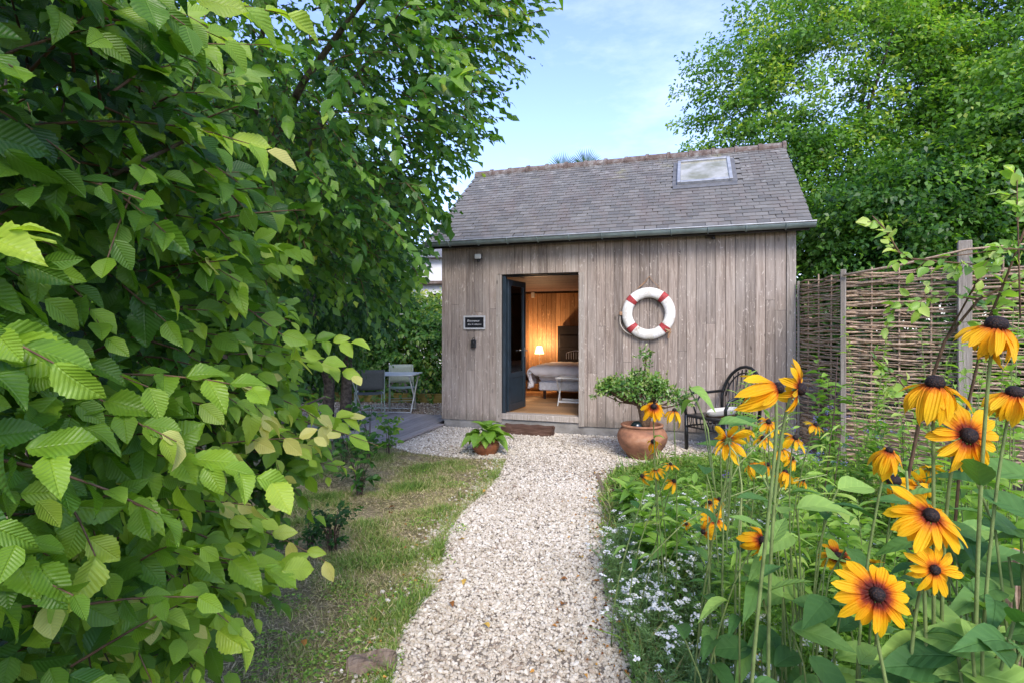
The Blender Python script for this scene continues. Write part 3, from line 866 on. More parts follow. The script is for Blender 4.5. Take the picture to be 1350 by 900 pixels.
while s < SW - .13:
    wdt = rr.choice([.118, .125, .13, .135])
    e = min(s + wdt - .0045, SW - .105)
    z0 = ZC0 + rr.uniform(-.003, .003)
    dp = rr.uniform(-.0035, .0035)
    spans = []
    if s >= D0 - .09 and e <= D1 + .09:
        spans = [(DZ1 + .015, ZT)]
        if s < D0 and e > D0 - .01: pass
    else:
        spans = [(z0, ZT)]
    for a, b in spans:
        if b - a > 1.5 and rr.random() < .45:
            c = rr.uniform(.7, 2.2)
            board(s, e, a, c - .0015, wall, M['clad'], -.024 + dp, -.002); board(s, e, c + .0015, b, wall, M['clad'], -.0235 + dp, -.002)
        else:
            board(s, e, a, b, wall, M['clad'], -.024 + dp, -.002)
    s += wdt
board(D0 - .088, D0 - .002, ZC0 - .01, DZ1 + .012, wall, M['trim'], -.03, -.002)
board(D1 + .002, D1 + .088, ZC0 - .01, DZ1 + .012, wall, M['trim'], -.03, -.002)
board(0.0, .038, ZC0, ZT, wall, M['clad'], -.028, -.002)
board(SW - .1, SW + .012, ZC0 - .005, ZT, wall, M['trim'], -.036, .02)
mb = MB(); mb.box(.03, SW - .03, -.004, .14, -.15, .178, .004); mb.box(.03, .17, .142, DEP - .1, -.15, .178); mb.box(SW - .17, SW - .03, .142, DEP - .1, -.15, .178)
mb.obj('plinth', M['concrete'], house)
mb = MB(); mb.box(D0 - .0, D1 + .0, -.035, .16, .182, DZ0, .006); mb.obj('threshold', M['trim'], house)
# blue door frame and the open leaf
mb = MB(); mb.box(D0 + .001, D0 + .05, .01, .1, DZ0, DZ1, .003); mb.box(D1 + .001, D1 + .03, .06, .115, DZ0, DZ1, .003); mb.box(D0 + .051, D1 - .002, .07, .118, DZ1 - .018, DZ1 - .001, .003)
mb.obj('door_frame', M['blue'], house)
dv = Vector((.125, .99, 0)).normalized()
DM = Matrix.Translation((D0 + .052, .10, 0)) @ Matrix.Rotation(math.atan2(dv.y, dv.x), 4, 'Z')
DL = .66
mb = MB()
for b in ((0, .085, -.025, .025, DZ0 + .015, DZ1 - .05), (DL - .085, DL, -.025, .025, DZ0 + .015, DZ1 - .05), (.086, DL - .086, -.024, .024, DZ0 + .015, DZ0 + .13), (.086, DL - .086, -.024, .024, DZ1 - .14, DZ1 - .05), (.086, DL - .086, -.024, .024, .80, .88)):
    mb.box(*b, .004, DM)
door = mb.obj('door', M['blue'], house)
mb = MB(); mb.box(.087, DL - .087, -.014, .014, DZ0 + .131, .799, .003, DM); mb.obj('door_panel', M['blue'], door)
mb = MB(); mb.box(.087, DL - .087, -.003, .003, .881, DZ1 - .141, 0, DM); mb.obj('pane', M['glass'], door)
mb = MB()
for sg in (-1, 1):
    mb.tube([DM @ Vector(p) for p in ((DL - .045, sg * .02, 1.22), (DL - .045, sg * .07, 1.22), (DL - .065, sg * .078, 1.22), (DL - .16, sg * .078, 1.22))], .009, 8)
    mb.box(DL - .062, DL - .028, min(sg * .0255, sg * .03), max(sg * .0255, sg * .03), 1.12, 1.27, .001, DM)
mb.obj('door_handle', M['steel'], door)

# roof
EV = Vector((0, -.2, 2.955)); RG = Vector((0, 1.93, 4.57))
SLV = (RG - EV); SLL = SLV.length; SLV.normalize()
NRM = Vector((1, 0, 0)).cross(SLV).normalized()
SL0, SL1 = -.17, 5.265
def RP(s, v, h=0.0): return EV + Vector((s, 0, 0)) + SLV * v + NRM * h
def ROOF(px, py):
    Mh = Matrix.Rotation(-TH, 3, 'Z')
    nW = Mh @ NRM; o = HC + Mh @ EV
    r_ = Vector(((px - CX) / F, 1, -(py - HY) / F))
    t_ = (o - Vector((0, 0, EYE))).dot(nW) / r_.dot(nW)
    q = Mh.transposed() @ (r_ * t_ + Vector((0, 0, EYE)) - HC) - EV
    return q.x, q.dot(SLV)
mb = MB()
for sgn in (0, 1):
    pts = [(SL0 + .02, -.0), (SL1 - .02, -.0), (SL1 - .02, SLL), (SL0 + .02, SLL)]
    top = [RP(a, b, -.03) for a, b in pts]; bot = [RP(a, b, -.09) for a, b in pts]
    if sgn:
        top = [Vector((p.x, DEP - p.y, p.z)) for p in top][::-1]; bot = [Vector((p.x, DEP - p.y, p.z)) for p in bot][::-1]
    mb.add(top + bot, [(0, 1, 2, 3), (7, 6, 5, 4), (0, 4, 5, 1), (1, 5, 6, 2), (2, 6, 7, 3), (3, 7, 4, 0)])
roof = mb.obj('roof', M['darkwood'], house)
sk = [ROOF(*p) for p in ((894, 218), (960, 211), (966, 240), (894, 248))]
S0 = (sk[0][0] + sk[3][0]) / 2; S1 = (sk[1][0] + sk[2][0]) / 2; K0 = (sk[2][1] + sk[3][1]) / 2; K1 = (sk[0][1] + sk[1][1]) / 2
print('skylight', S0, S1, K0, K1)
slm = []
for k in range(4):
    mb = MB(); wd = (.156, .150, .160, .154)[k]
    mb.box(-wd / 2, wd / 2, 0, .2, -.0045, .0045, 0)
    slm.append(mb.mesh('slate', M['slate']))
SLT = [(np.array([v.co[:] for v in m_.vertices]), np.array([list(p.vertices) for p in m_.polygons]), np.zeros((8, 2))) for m_ in slm]
spots = []
ex = .1065; nrow = int(SLL / ex)
for r_ in range(nrow):
    v0 = r_ * ex - .02; x = SL0 + (.08 if r_ % 2 else 0.0) - .02
    while x < SL1 - .03:
        cx_ = x + .08 + rr.uniform(-.003, .003)
        if not (S0 - .10 < cx_ < S1 + .10 and K0 - .16 < v0 < K1 - .02):
            spots.append((min(cx_, SL1 - .07), v0 + rr.uniform(-.004, .004), rr.uniform(-.012, .012), rr.uniform(0, .004), r_))
        x += .1605
    
def slate_m(cx_, v0, ry, h):
    lift = .085
    a1 = (SLV * math.cos(lift) - NRM * math.sin(lift)); n1_ = (NRM * math.cos(lift) + SLV * math.sin(lift))
    a1 = (a1 + Vector((1, 0, 0)) * ry).normalized(); sd_ = a1.cross(n1_)
    m4 = Matrix((sd_, a1, n1_)).transposed().to_4x4(); m4.translation = RP(cx_, v0, .012 + h)
    return m4
camL = Vector((1.117, -8.81, 0)); camL = Matrix.Rotation(TH, 3, 'Z') @ camL
def sdist(q):
    p = RP(q[0], q[1]); return (p - camL - Vector((0, 0, EYE))).length + .6 * q[4] * ex
spots.sort(key=sdist)
for q in spots[:300]:
    link('slate', slm[rr.randrange(4)], roof, mat=slate_m(*q[:4]))
P_, M_, T_ = [], [], []
for q in spots[300:]:
    m4 = slate_m(*q[:4]); P_.append(m4.translation[:]); M_.append([[m4[i][j] for j in range(3)] for i in range(3)]); T_.append(rr.random())
Vq, Fq, Uq, Tq = scatter(SLT, np.array(P_), np.array(M_), np.ones(len(P_)), np.array(T_))
link('slates', np_mesh('slates', Vq, Fq, M['slate'], None, Tq, smooth=False), roof, kind='stuff')
# rear slope: one joined sheet of slates
Vr = Vq.copy()
P2 = []; M2 = []
for q in spots:
    m4 = slate_m(*q[:4]); fl = Matrix.Translation((SW, DEP, 0)) @ Matrix.Rotation(PI, 4, 'Z'); m4 = fl @ m4
    P2.append(m4.translation[:]); M2.append([[m4[i][j] for j in range(3)] for i in range(3)])
Vq, Fq, Uq, Tq = scatter(SLT, np.array(P2), np.array(M2), np.ones(len(P2)), RNG.uniform(size=len(P2)))
link('slates', np_mesh('slates', Vq, Fq, M['slate'], None, Tq, smooth=False), roof, kind='stuff')
# ridge tiles
L_ = .365; k = int((SL1 - SL0) / L_) + 1; L_ = (SL1 - SL0 + .04) / k
mb = MB(); mb.lathe([(.085, 0), (.088, .02), (.085, L_ - .06), (.104, L_ - .055), (.106, L_), (.088, L_ + .004)], 14)
rt = mb.mesh('ridge_tile', M['ridge'])
for i in range(k):
    m4 = Matrix.Translation((SL0 - .02 + i * L_, DEP / 2, 4.555 + rr.uniform(-.006, .006))) @ Matrix.Rotation(R(90), 4, 'Y') @ Matrix.Rotation(rr.uniform(0, 6), 4, 'Z')
    link('ridge_tile', rt, roof, mat=m4)
# skylight
fr = MB()
def rbox(mb, s0, s1, v0, v1, h0, h1, c=.004):
    b = MB(); b.box(s0, s1, v0, v1, h0, h1, c)
    mb.add([RP(x, y, z) for x, y, z in b.v], b.f)
ft = .03
fm_ = .02; S0 += fm_; S1 -= fm_; K0 += fm_; K1 -= fm_
rbox(fr, S0 - ft, S0 + .02, K0 - .0, K1, 0, .075); rbox(fr, S1 - .02, S1 + ft, K0 - .0, K1, 0, .075)
rbox(fr, S0 + .021, S1 - .021, K0 - .0, K0 + .06, 0, .07); rbox(fr, S0 + .021, S1 - .021, K1 - .05, K1, 0, .078)
skl = fr.obj('skylight', M['zinc2'], house)
pn = MB(); rbox(pn, S0 + .0215, S1 - .0215, K0 + .061, K1 - .051, .02, .05, 0); pn.obj('pane', M['sky_glass'], skl)
fl = MB(); rbox(fl, S0 - .09, S1 + .09, K0 - .14, K0 - .002, .012, .024, .001); rbox(fl, S0 - .1, S0 - ft - .001, K0, K1 + .05, .008, .022, .001); rbox(fl, S1 + ft + .001, S1 + .1, K0, K1 + .05, .008, .022, .001); fl.obj('flashing', M['flash'], skl)
gk = MB(); rbox(gk, S0 + .03, S1 - .03, K0 + .055, K0 + .062, .05, .056, 0); gk.obj('gasket', M['black'], skl)
# gutter
gz, gd, gr_ = 2.915, -.275, .066
mb = MB(); prof = [(gd + gr_ * math.cos(a), gz + gr_ * math.sin(a)) for a in np.linspace(PI, 2 * PI, 11)]
prof2 = [(gd + (gr_ - .004) * math.cos(a), gz + (gr_ - .004) * math.sin(a)) for a in np.linspace(2 * PI, PI, 11)]
ring = prof + prof2
g0, g1 = SL0 - .02, SL1 + .03
vs = [(x, y, z) for x in (g0, g1) for y, z in ring]; nn = len(ring)
fs = [(i, (i + 1) % nn, nn + (i + 1) % nn, nn + i) for i in range(nn)]
mb.add(vs, fs)
mb.add([(g0, y, z) for y, z in prof], [tuple(range(11))]); mb.add([(g1, y, z) for y, z in prof], [tuple(range(11))[::-1]])
gut = mb.obj('gutter', M['zinc'], house)
mb = MB(); mb.tube([(g0, gd - gr_ - .004, gz + .004), (g1, gd - gr_ - .004, gz + .004)], .011, 8); mb.obj('gutter_lip', M['zinc2'], gut)
for i in range(11):
    x = .25 + i * .47
    mb = MB(); mb.tube([(x, gd + (gr_ + .005) * math.cos(a), gz + (gr_ + .005) * math.sin(a)) for a in np.linspace(PI * 1.0, 2 * PI, 10)], .006, 6, flat=2.4); mb.obj('gutter_bracket', M['zinc'], gut)
mb = MB(); mb.box(SL0 + .02, SL1 - .02, -.195, -.17, 2.83, 2.93, .003); mb.obj('fascia', M['darkwood'], house)
mb = MB(); mb.box(SL0 + .02, SL1 - .02, -.168, -.03, 2.86, 2.875, .002); mb.obj('soffit', M['clad'], house)
for xs_ in (SL0, SL1 - .022):
    mb = MB(); b = MB(); b.box(xs_, xs_ + .02, .05, SLL, -.14, -.0, .002); mb.add([RP(x, y, z) for x, y, z in b.v], b.f)
    mb.add([(p[0], DEP - p[1], p[2]) for p in [RP(x, y, z) for x, y, z in b.v]], [f[::-1] for f in b.f]); mb.obj('bargeboard', M['clad'], roof)

# inside of the house
inn = MB(); inn.box(.13, SW - .13, .165, DEP - .125, .17, .25); iflo = inn.obj('interior_floor', M['darkwood'], house)
y = .165
while y < DEP - .16:
    mb = MB(); e = min(y + .137, DEP - .15); mb.box(-(SW - .3) / 2, (SW - .3) / 2, 0, e - y, 0, .021, .002)
    link('board', mb.mesh('board', M['floor']), iflo, loc=(SW / 2, y, .251)); y += .139
ib = MB()
for b in ((.13, RX0, .275, 2.38), (RX1, SW - .13, .275, 2.38), (RX0, RX1, .275, 1.0), (RX0, RX1, 2.2, 2.38)): ib.box(b[0], b[1], DEP - .15, DEP - .13, b[2], b[3])
iw = ib.obj('interior_wall', M['darkwood'], house)
x = .15
while x < SW - .2:
    for za, zb2 in (((.28, 2.36),) if not (x + .1 > RX0 and x < RX1) else ((.28, 1.0), (2.2, 2.36))):
        mb = MB(); mb.box(-.051, .051, 0, .014, -(zb2 - za) / 2, (zb2 - za) / 2, .003)
        link('board', mb.mesh('board', M['pine']), iw, loc=(x + .052, DEP - .166, (za + zb2) / 2))
    x += .105
MB().box(.122, .142, .17, DEP - .18, .275, 2.38).obj('interior_side_wall', M['pine'], house)
mb = MB()
for b in ((.17, WY0, .275, 2.38), (WY1, DEP - .18, .275, 2.38), (WY0, WY1, .275, WZ0), (WY0, WY1, WZ1, 2.38)): mb.box(SW - .142, SW - .122, *b)
mb.obj('interior_side_wall', M['pine'], house)
ib = MB(); ib.box(.12, SW - .12, .125, DEP - .125, 2.42, 2.44); ic = ib.obj('interior_ceiling', M['darkwood'], house)
y = .13
while y < DEP - .17:
    mb = MB(); mb.box(-(SW - .3) / 2, (SW - .3) / 2, 0, .128, 0, .016, .003); link('board', mb.mesh('board', M['ceil']), ic, loc=(SW / 2, y, 2.402)); y += .131

# ------------------------------------------------------------------ things inside the room
def HT(name, label, cat, s, d, z=0.0, rz=0.0, **k):
    return thing(name, label, cat, HW(s, d, z), -TH + rz, **k)
def sdz(px, py, d):
    """house-local s and z of a pixel at depth d"""
    return WALL(px, py, d)
# bedside table
s_, z_ = sdz(703, 492, 3.3)
bt = HT('bedside_table', 'dark wooden bedside table below the lit lamp', 'bedside table', s_, 3.35, DZ0)
mb = MB(); mb.box(-.2, .2, -.17, .17, z_ - DZ0 - .03, z_ - DZ0, .004); mb.obj('table_top', M['darkwood'], bt)
mb = MB(); mb.box(-.18, .18, -.15, .15, .22, z_ - DZ0 - .031, .004); mb.obj('drawer_box', M['darkwood'], bt)
for sx in (-1, 1):
    for sy in (-1, 1):
        mb = MB(); mb.box(sx * .16 - .015, sx * .16 + .015, sy * .13 - .015, sy * .13 + .015, 0, .219, .002); mb.obj('leg', M['darkwood'], bt)
ztab = z_
# lamp
s_, z_ = sdz(711, 466, 3.3)
lamp = HT('table_lamp', 'lit bedside lamp with a pale pleated shade on a thin stem', 'lamp', s_, 3.3, ztab)
h0 = z_ - ztab
t = NT('lamp_shade_lit')
t.p.inputs['Emission Color'].default_value = (1, .72, .36, 1); t.p.inputs['Emission Strength'].default_value = 1.5
t.base((.8, .7, .5)); M['shade'] = t.done(.8, .1)
mb = MB(); mb.lathe([(.055, 0), (.055, .012), (.008, .02), (.006, h0 - .02), (.006, h0 + .05)], 16); mb.obj('stand', M['steel'], lamp, True)
n_ = 48; mb = MB(); vs = []
for z, rad in ((h0, .098), (h0 + .15, .058)):
    for k in range(n_):
        a = 2 * PI * k / n_; q = rad * (1 + (.03 if k % 2 else -.03)); vs.append((q * math.cos(a), q * math.sin(a), z))
mb.add(vs, [(k, (k + 1) % n_, n_ + (k + 1) % n_, n_ + k) for k in range(n_)]); mb.obj('lamp_shade', M['shade'], lamp)
ld = bpy.data.lights.new('lamp_light', 'POINT'); ld.energy = 13; ld.color = (1, .62, .33); ld.shadow_soft_size = .04
lo = bpy.data.objects.new('lamp_light', ld); COL.objects.link(lo); lo.parent = lamp; lo.location = (0, 0, h0 + .19)
# bed: long side runs along x
sb0, zb = sdz(700, 486, 2.2)
bed = HT('bed', 'bed with a rumpled mauve grey duvet and a pale blue sheet', 'bed', sb0 + 1.19, 2.5, DZ0)
BLN, BWD = 2.1, 1.35
btop = .62
mb = MB(); mb.box(-BLN / 2 + .1, BLN / 2, -BWD / 2 + .06, BWD / 2, .16, .33, .02); mb.obj('bed_base', M['bedbase'], bed)
mb = MB(); mb.box(-BLN / 2 + .1, BLN / 2, -BWD / 2 + .07, BWD / 2, .331, .52, .04); mb.obj('mattress', M['sheet'], bed)
for sx in (-.85, .9):
    for sy in (-.55, .55):
        mb = MB(); mb.lathe([(.025, 0), (.03, .159)], 10, (sx, sy, 0)); mb.obj('leg', M['darkwood'], bed)
def cloth(name, x0, x1, y0, y1, ztop, hangx, hangy, th, m, parent, seed, nx=40, ny=30, wr=.012):
    V = []; rg = np.random.default_rng(seed)
    for j in range(ny + 1):
        for i in range(nx + 1):
            u = i / nx; v = j / ny
            X = -hangx + u * (x1 - x0 + hangx); Y = -hangy + v * (y1 - y0 + hangy)
            x = x0 + max(X, 0); yy = y0 + max(Y, 0); z = ztop
            ox = max(-X, 0); oy = max(-Y, 0)
            r_ = .09
            if ox > 0: a = min(ox / r_, PI / 2); x = x0 - r_ * math.sin(a); z -= r_ * (1 - math.cos(a)) + max(0, ox - r_ * PI / 2)
            if oy > 0: a = min(oy / r_, PI / 2); yy = y0 - r_ * math.sin(a); z -= (r_ * (1 - math.cos(a)) + max(0, oy - r_ * PI / 2)) * (1 if ox == 0 else .35)
            bul = .055 * math.sin(min((ox + oy) * 7, PI))
            n_ = math.sin(x * 17 + 3 * math.sin(yy * 9 + seed)) * math.sin(yy * 13 + 2 * math.sin(x * 8)) * wr + .02 * math.sin(u * PI) * math.sin(v * PI)
            V.append((x - (bul if ox > 0 else 0) + n_ * .5 * (ox > 0), yy - (bul if oy > 0 else 0) - n_ * .8 * (oy > 0), z + n_ * (1 if ox + oy == 0 else .4)))
    Fc = [(j * (nx + 1) + i, j * (nx + 1) + i + 1, (j + 1) * (nx + 1) + i + 1, (j + 1) * (nx + 1) + i) for j in range(ny) for i in range(nx)]
    mb = MB(); mb.add(V, Fc); o = mb.obj(name, m, parent, True)
    so = o.modifiers.new('thick', 'SOLIDIFY'); so.thickness = th
    return o
cloth('sheet', -BLN / 2 + .09, BLN / 2, -BWD / 2 + .05, BWD / 2, .545, .3, .16, .012, M['sheet'], bed, 5)
cloth('duvet', -BLN / 2 + .06, BLN / 2 - .3, -BWD / 2 + .05, BWD / 2, .62, .42, .22, .06, M['duvet'], bed, 2)
# dark headboard / cupboard behind the bed
s0_, z0_ = sdz(736, 430, 3.5); s1_, z1_ = sdz(775, 430, 3.5)
hb = HT('cupboard', 'dark panelled cupboard against the pine wall behind the bed', 'cupboard', s0_ + .5, 3.52, DZ0)
mb = MB(); mb.box(-.5, .5, -.08, .13, 0, z0_ - DZ0, .006); mb.obj('carcass', M['darkwood'], hb)
for i in (0, 1):
    for j in (0, 1, 2):
        mb = MB(); mb.box(-.46 + i * .47, -.01 + i * .47, -.096, -.081, .08 + j * .42, .46 + j * .42 - (.02 if j < 2 else .13), .006); mb.obj('panel', M['darkwood'], hb)
# wire rack on the bed end
s0_, z0_ = sdz(746, 482, 2.9); s1_, _z = sdz(770, 482, 2.9)
wk = HT('wire_headrest', 'small curved pale wire frame standing at the head of the bed', 'wire frame', s0_ + .2, 2.95, DZ0 + .70)
arc = [(-.2 + .4 * i / 10, 0, .12 + .05 * math.sin(PI * i / 10)) for i in range(11)]
mb = MB(); mb.tube([(-.2, 0, 0)] + arc + [(.2, 0, 0)], .006, 6); mb.obj('hoop', M['bedbase'], wk)
for i in range(1, 8):
    mb = MB(); x = -.2 + i * .05; mb.tube([(x, 0, 0), (x, 0, .14)], .004, 5); mb.obj('wire', M['bedbase'], wk)
# white folding luggage rack
s0_, z0_ = sdz(737, 496, 1.3); s1_, z1_ = sdz(737, 531, 1.05)
lr = HT('folding_rack', 'white folding tray table with crossed legs just inside the door', 'folding table', s0_ + .33, 1.25, DZ0)
H_ = z0_ - DZ0
mb = MB(); mb.box(-.33, .33, -.17, .17, H_ - .012, H_, .003); mb.box(-.34, .34, -.19, -.171, H_ - .018, H_ + .006, .003); mb.box(-.34, .34, .171, .19, H_ - .018, H_ + .006, .003); mb.obj('tray', M['white'], lr)
for x in (-.31, .31):
    for sg in (-1, 1):
        mb = MB(); mb.tube([(x + sg * .011, -sg * .19, 0.0), (x + sg * .011, sg * .16, H_ - .03)], .012, 6); mb.obj('leg', M['white'], lr)
for yy in (-.16, .16):
    mb = MB(); mb.box(-.3, .3, yy - .012, yy + .012, .055, .085, .002); mb.obj('crossbar', M['white'], lr)
# small box on back wall
s0_, z0_ = sdz(702, 389, 3.62)
mb = MB(); mb.box(-.035, .035, -.07, 0, -.06, .06, .008)
o = mb.obj('smoke_alarm', M['lampwhite'], None, label='small pale sensor high on the pine wall inside the room', cat='sensor'); o.location = HW(s0_, DEP - .168, z0_); o.rotation_euler = (0, 0, -TH)

# ------------------------------------------------------------------ things on the front wall
WD = -.030
s_, z_ = WALL(855, 413.5, -.05)
rad_o = 34.2 * (HW(s_, -.05, 0).y) / F
buoy = HT('life_buoy', 'white life buoy with four faded red bands hung on the wooden wall', 'life buoy', s_, -.03, z_)
ro, ri = rad_o, rad_o * .605
Rm, rm = (ro + ri) / 2, (ro - ri) / 2
def torus(a0, a1, n, rr_, yo, fl=.62, m=14):
    vs = []; 
    for i in range(n + 1):
        a = a0 + (a1 - a0) * i / n
        for k in range(m):
            b = 2 * PI * k / m; q = Rm + rr_ * math.cos(b)
            vs.append((q * math.cos(a), yo + rr_ * fl * math.sin(b), q * math.sin(a)))
    return vs, [(i * m + k, i * m + (k + 1) % m, (i + 1) * m + (k + 1) % m, (i + 1) * m + k) for i in range(n) for k in range(m)]
yo = -rm * .62 - .004
mb = MB(); mb.add(*torus(0, 2 * PI, 72, rm, yo)); mb.obj('ring', M['buoy'], buoy, True)
for a in (48, 140, 222, 318):
    mb = MB(); mb.add(*torus(R(a - 7), R(a + 7), 4, rm + .005, yo)); mb.obj('band', M['buoyred'], buoy, True)
# grab line and hanging rope
mb = MB(); pts = []
for i in range(13):
    a = R(178 + (232 - 178) * i / 12); q = ro + .015 + .035 * math.sin(PI * i / 12); pts.append((q * math.cos(a), yo * .8, q * math.sin(a)))
mb.tube(pts, .007, 6); mb.obj('grab_line', M['ropew'], buoy, True)
mb = MB(); mb.box(-ro - .035, -ro + .008, yo - .02, yo + .02, -.025, .03, .006); mb.obj('rope_knot', M['rope'], buoy)
mb = MB(); a = R(318); kx, kz = (ro + .005) * math.cos(a), (ro + .005) * math.sin(a)
mb.tube([(kx - .05, yo - .045, kz + .03), (kx, yo - .03, kz + .01), (kx + .02, yo - .02, kz - .01), (kx, yo - .02, kz - .05), (kx - .005, yo - .02, kz - .1)], [.012, .016, .02, .016, .012], 7); mb.tube([(kx + .03, yo - .03, kz + .03), (kx, yo - .04, kz), (kx - .03, yo - .03, kz - .015)], .012, 6); mb.obj('rope_knot', M['rope'], buoy)
mb = MB(); mb.tube([(-.16, yo, ro * .94), (-.09, yo * .4, ro + .04), (-.05, -.004, ro + .08), (.01, -.006, ro + .16)], [.004, .01, .008, .004], 6); mb.tube([(.01, -.006, ro + .16), (.06, -.01, ro + .09), (.16, yo * .8, ro * .95)], .004, 5); mb.obj('hanging_rope', M['rope'], buoy)
# chalkboard
sa, za = WALL(611.5, 416.5, WD); sb_, zb_ = WALL(640, 434.5, WD)
cw, ch = (sb_ - sa), (za - zb_)
cb = HT('chalkboard_sign', 'small framed chalkboard sign with white handwriting left of the door', 'sign', (sa + sb_) / 2, WD, (za + zb_) / 2)
mb = MB(); f_ = .026
mb.box(-cw / 2, cw / 2, -.02, -.002, ch / 2 - f_, ch / 2, .003); mb.box(-cw / 2, cw / 2, -.02, -.002, -ch / 2, -ch / 2 + f_, .003)
mb.box(-cw / 2, -cw / 2 + f_, -.0195, -.002, -ch / 2 + f_, ch / 2 - f_, .003); mb.box(cw / 2 - f_, cw / 2, -.0195, -.002, -ch / 2 + f_, ch / 2 - f_, .003); mb.obj('frame', M['frame_pale'], cb)
mb = MB(); mb.box(-cw / 2 + f_, cw / 2 - f_, -.011, -.003, -ch / 2 + f_, ch / 2 - f_); mb.obj('board', M['slateboard'], cb)
def text_mesh(body, size, m, shear=.25, ext=.0008):
    c = bpy.data.curves.new('text', 'FONT'); c.body = body; c.size = size; c.shear = shear; c.extrude = ext; c.align_x = 'CENTER'; c.align_y = 'CENTER'; c.resolution_u = 2
    o = bpy.data.objects.new('text', c); COL.objects.link(o)
    me = bpy.data.meshes.new_from_object(o.evaluated_get(bpy.context.evaluated_depsgraph_get()))
    bpy.data.objects.remove(o); me.materials.clear(); me.materials.append(m); return me
for body, zz, sx, sz_ in (('Bienvenue', .028, -.02, .05), ('dans le cabanon', -.026, .0, .036)):
    o = link('lettering', text_mesh(body, sz_, M['chalk']), cb); o.location = (sx, -.0125, zz); o.rotation_euler = (R(90), 0, 0)
mb = MB(); mb.tube([(-.06, -.008, ch / 2), (0, -.002, ch / 2 + .13), (.06, -.008, ch / 2)], .0025, 5); mb.obj('string', M['rope'], cb)
# key safe
s_, z_ = WALL(625, 453, WD)
ks = HT('key_safe', 'small black key safe on the wall below the chalkboard', 'key safe', s_, WD, z_)
mb = MB(); mb.box(-.042, .042, -.04, -.001, -.062, .062, .01); mb.obj('body', M['black'], ks)
mb = MB(); mb.lathe([(.022, 0), (.022, .006), (.018, .012)], 14); mb.v = [(x, -.041 - z, y + .015) for x, y, z in mb.v]; mb.obj('dial', M['black'], ks, True)
mb = MB(); mb.tube([(-.022, -.02, .06), (-.022, -.02, .082), (0, -.02, .092), (.022, -.02, .082), (.022, -.02, .06)], .005, 6); mb.obj('shackle', M['black'], ks)
# floodlight
s_, z_ = WALL(632, 341, WD)
fl_ = HT('floodlight', 'small white floodlight with a black motion sensor high beside the door', 'floodlight', s_, WD, z_)
mb = MB(); mb.box(-.05, .05, -.085, -.05, -.012, .06, .008); mb.obj('lamp_housing', M['lampwhite'], fl_)
mb = MB(); mb.box(-.058, .058, -.05, -.03, -.02, .062, .004); mb.box(-.015, .015, -.03, -.001, -.03, .02, .002); mb.obj('bracket', M['black'], fl_)
mb = MB(); mb.lathe([(.018, -.05), (.026, -.035), (.026, -.02), (.012, -.0125)], 14, (.005, -.05, -.01)); mb.obj('sensor', M['black'], fl_, True)
# sensor under the eave on the right
s_, z_ = WALL(937, 312, WD)
se = HT('eave_sensor', 'small dark outdoor sensor under the eave above the wall', 'sensor', s_, WD, z_)
mb = MB(); mb.box(-.06, .05, -.09, -.001, -.02, .03, .01); mb.obj('housing', M['darkwood'], se)
mb = MB(); mb.lathe([(.02, -.05), (.03, -.03), (.024, -.0205)], 12, (.03, -.055, 0)); mb.obj('lens', M['black'], se, True)

# ------------------------------------------------------------------ step, pots
a = Vector((*G(656, 572), 0)); b = Vector((*G(722, 573.5), 0))
st = HT('wooden_step', 'rough dark railway sleeper lying as a step below the door', 'step', (D0 + .47), -.2, 0)
import bmesh
def rough_box(sx, sy, sz, m, name, parent, cuts=6, amp=.008, seed=0):
    bm = bmesh.new(); bmesh.ops.create_cube(bm, size=1)
    for v in bm.verts: v.co = Vector((v.co.x * sx, v.co.y * sy, (v.co.z + .5) * sz))
    bmesh.ops.bevel(bm, geom=list(bm.edges), offset=.012, segments=2, affect='EDGES')
    bmesh.ops.subdivide_edges(bm, edges=[e for e in bm.edges if e.calc_length() > .09], cuts=cuts, use_grid_fill=True)
    for v in bm.verts:
        q = v.co * 9 + Vector((seed, seed, 0)); v.co += Vector((math.sin(q.y * 3 + q.z * 5), math.sin(q.x * 2.1 + q.z * 4), math.sin(q.x * 2.7 + q.y * 5))) * amp
    me = bpy.data.meshes.new(name); bm.to_mesh(me); bm.free(); me.materials.append(m); return link(name, me, parent)
rough_box(.78, .24, .135, M['sleeper'], 'sleeper', st, 5, .007)

def pot(name, rim_r, belly_r, base_r, h, m, parent, neck=None):
    prof = [(base_r, 0), (base_r * 1.08, .01)]
    for i in range(1, 11):
        t_ = i / 10; prof.append((base_r + (belly_r - base_r) * math.sin(min(t_ * 1.45, 1) * PI / 2) - (max(0, t_ - .69) / .31) ** 1.7 * (belly_r - rim_r), .01 + (h - .04) * t_))
    prof += [(rim_r + .012, h - .028), (rim_r + .022, h - .018), (rim_r + .02, h - .004), (rim_r + .008, h), (rim_r - .015, h - .002), (rim_r - .02, h - .03), (rim_r - .02, h - .07)]
    mb = MB(); mb.lathe(prof, 40, wob=.004); return mb.obj(name, m, parent, True)
gx, gy = G(849, 606)
urn = thing('potted_jade_tree', 'round terracotta urn holding a spreading succulent tree', 'potted plant', (gx, gy + .1, 0))
UH = .40; UR = .315 * (gy + .1) / 6.9
pot('urn', .235, .30, .15, UH + .02, M['terra'], urn)
mb = MB(); mb.lathe([(.19, UH - .07), (.12, UH - .045), (.02, UH - .035)], 20); mb.obj('potting_soil', M['soil'], urn)
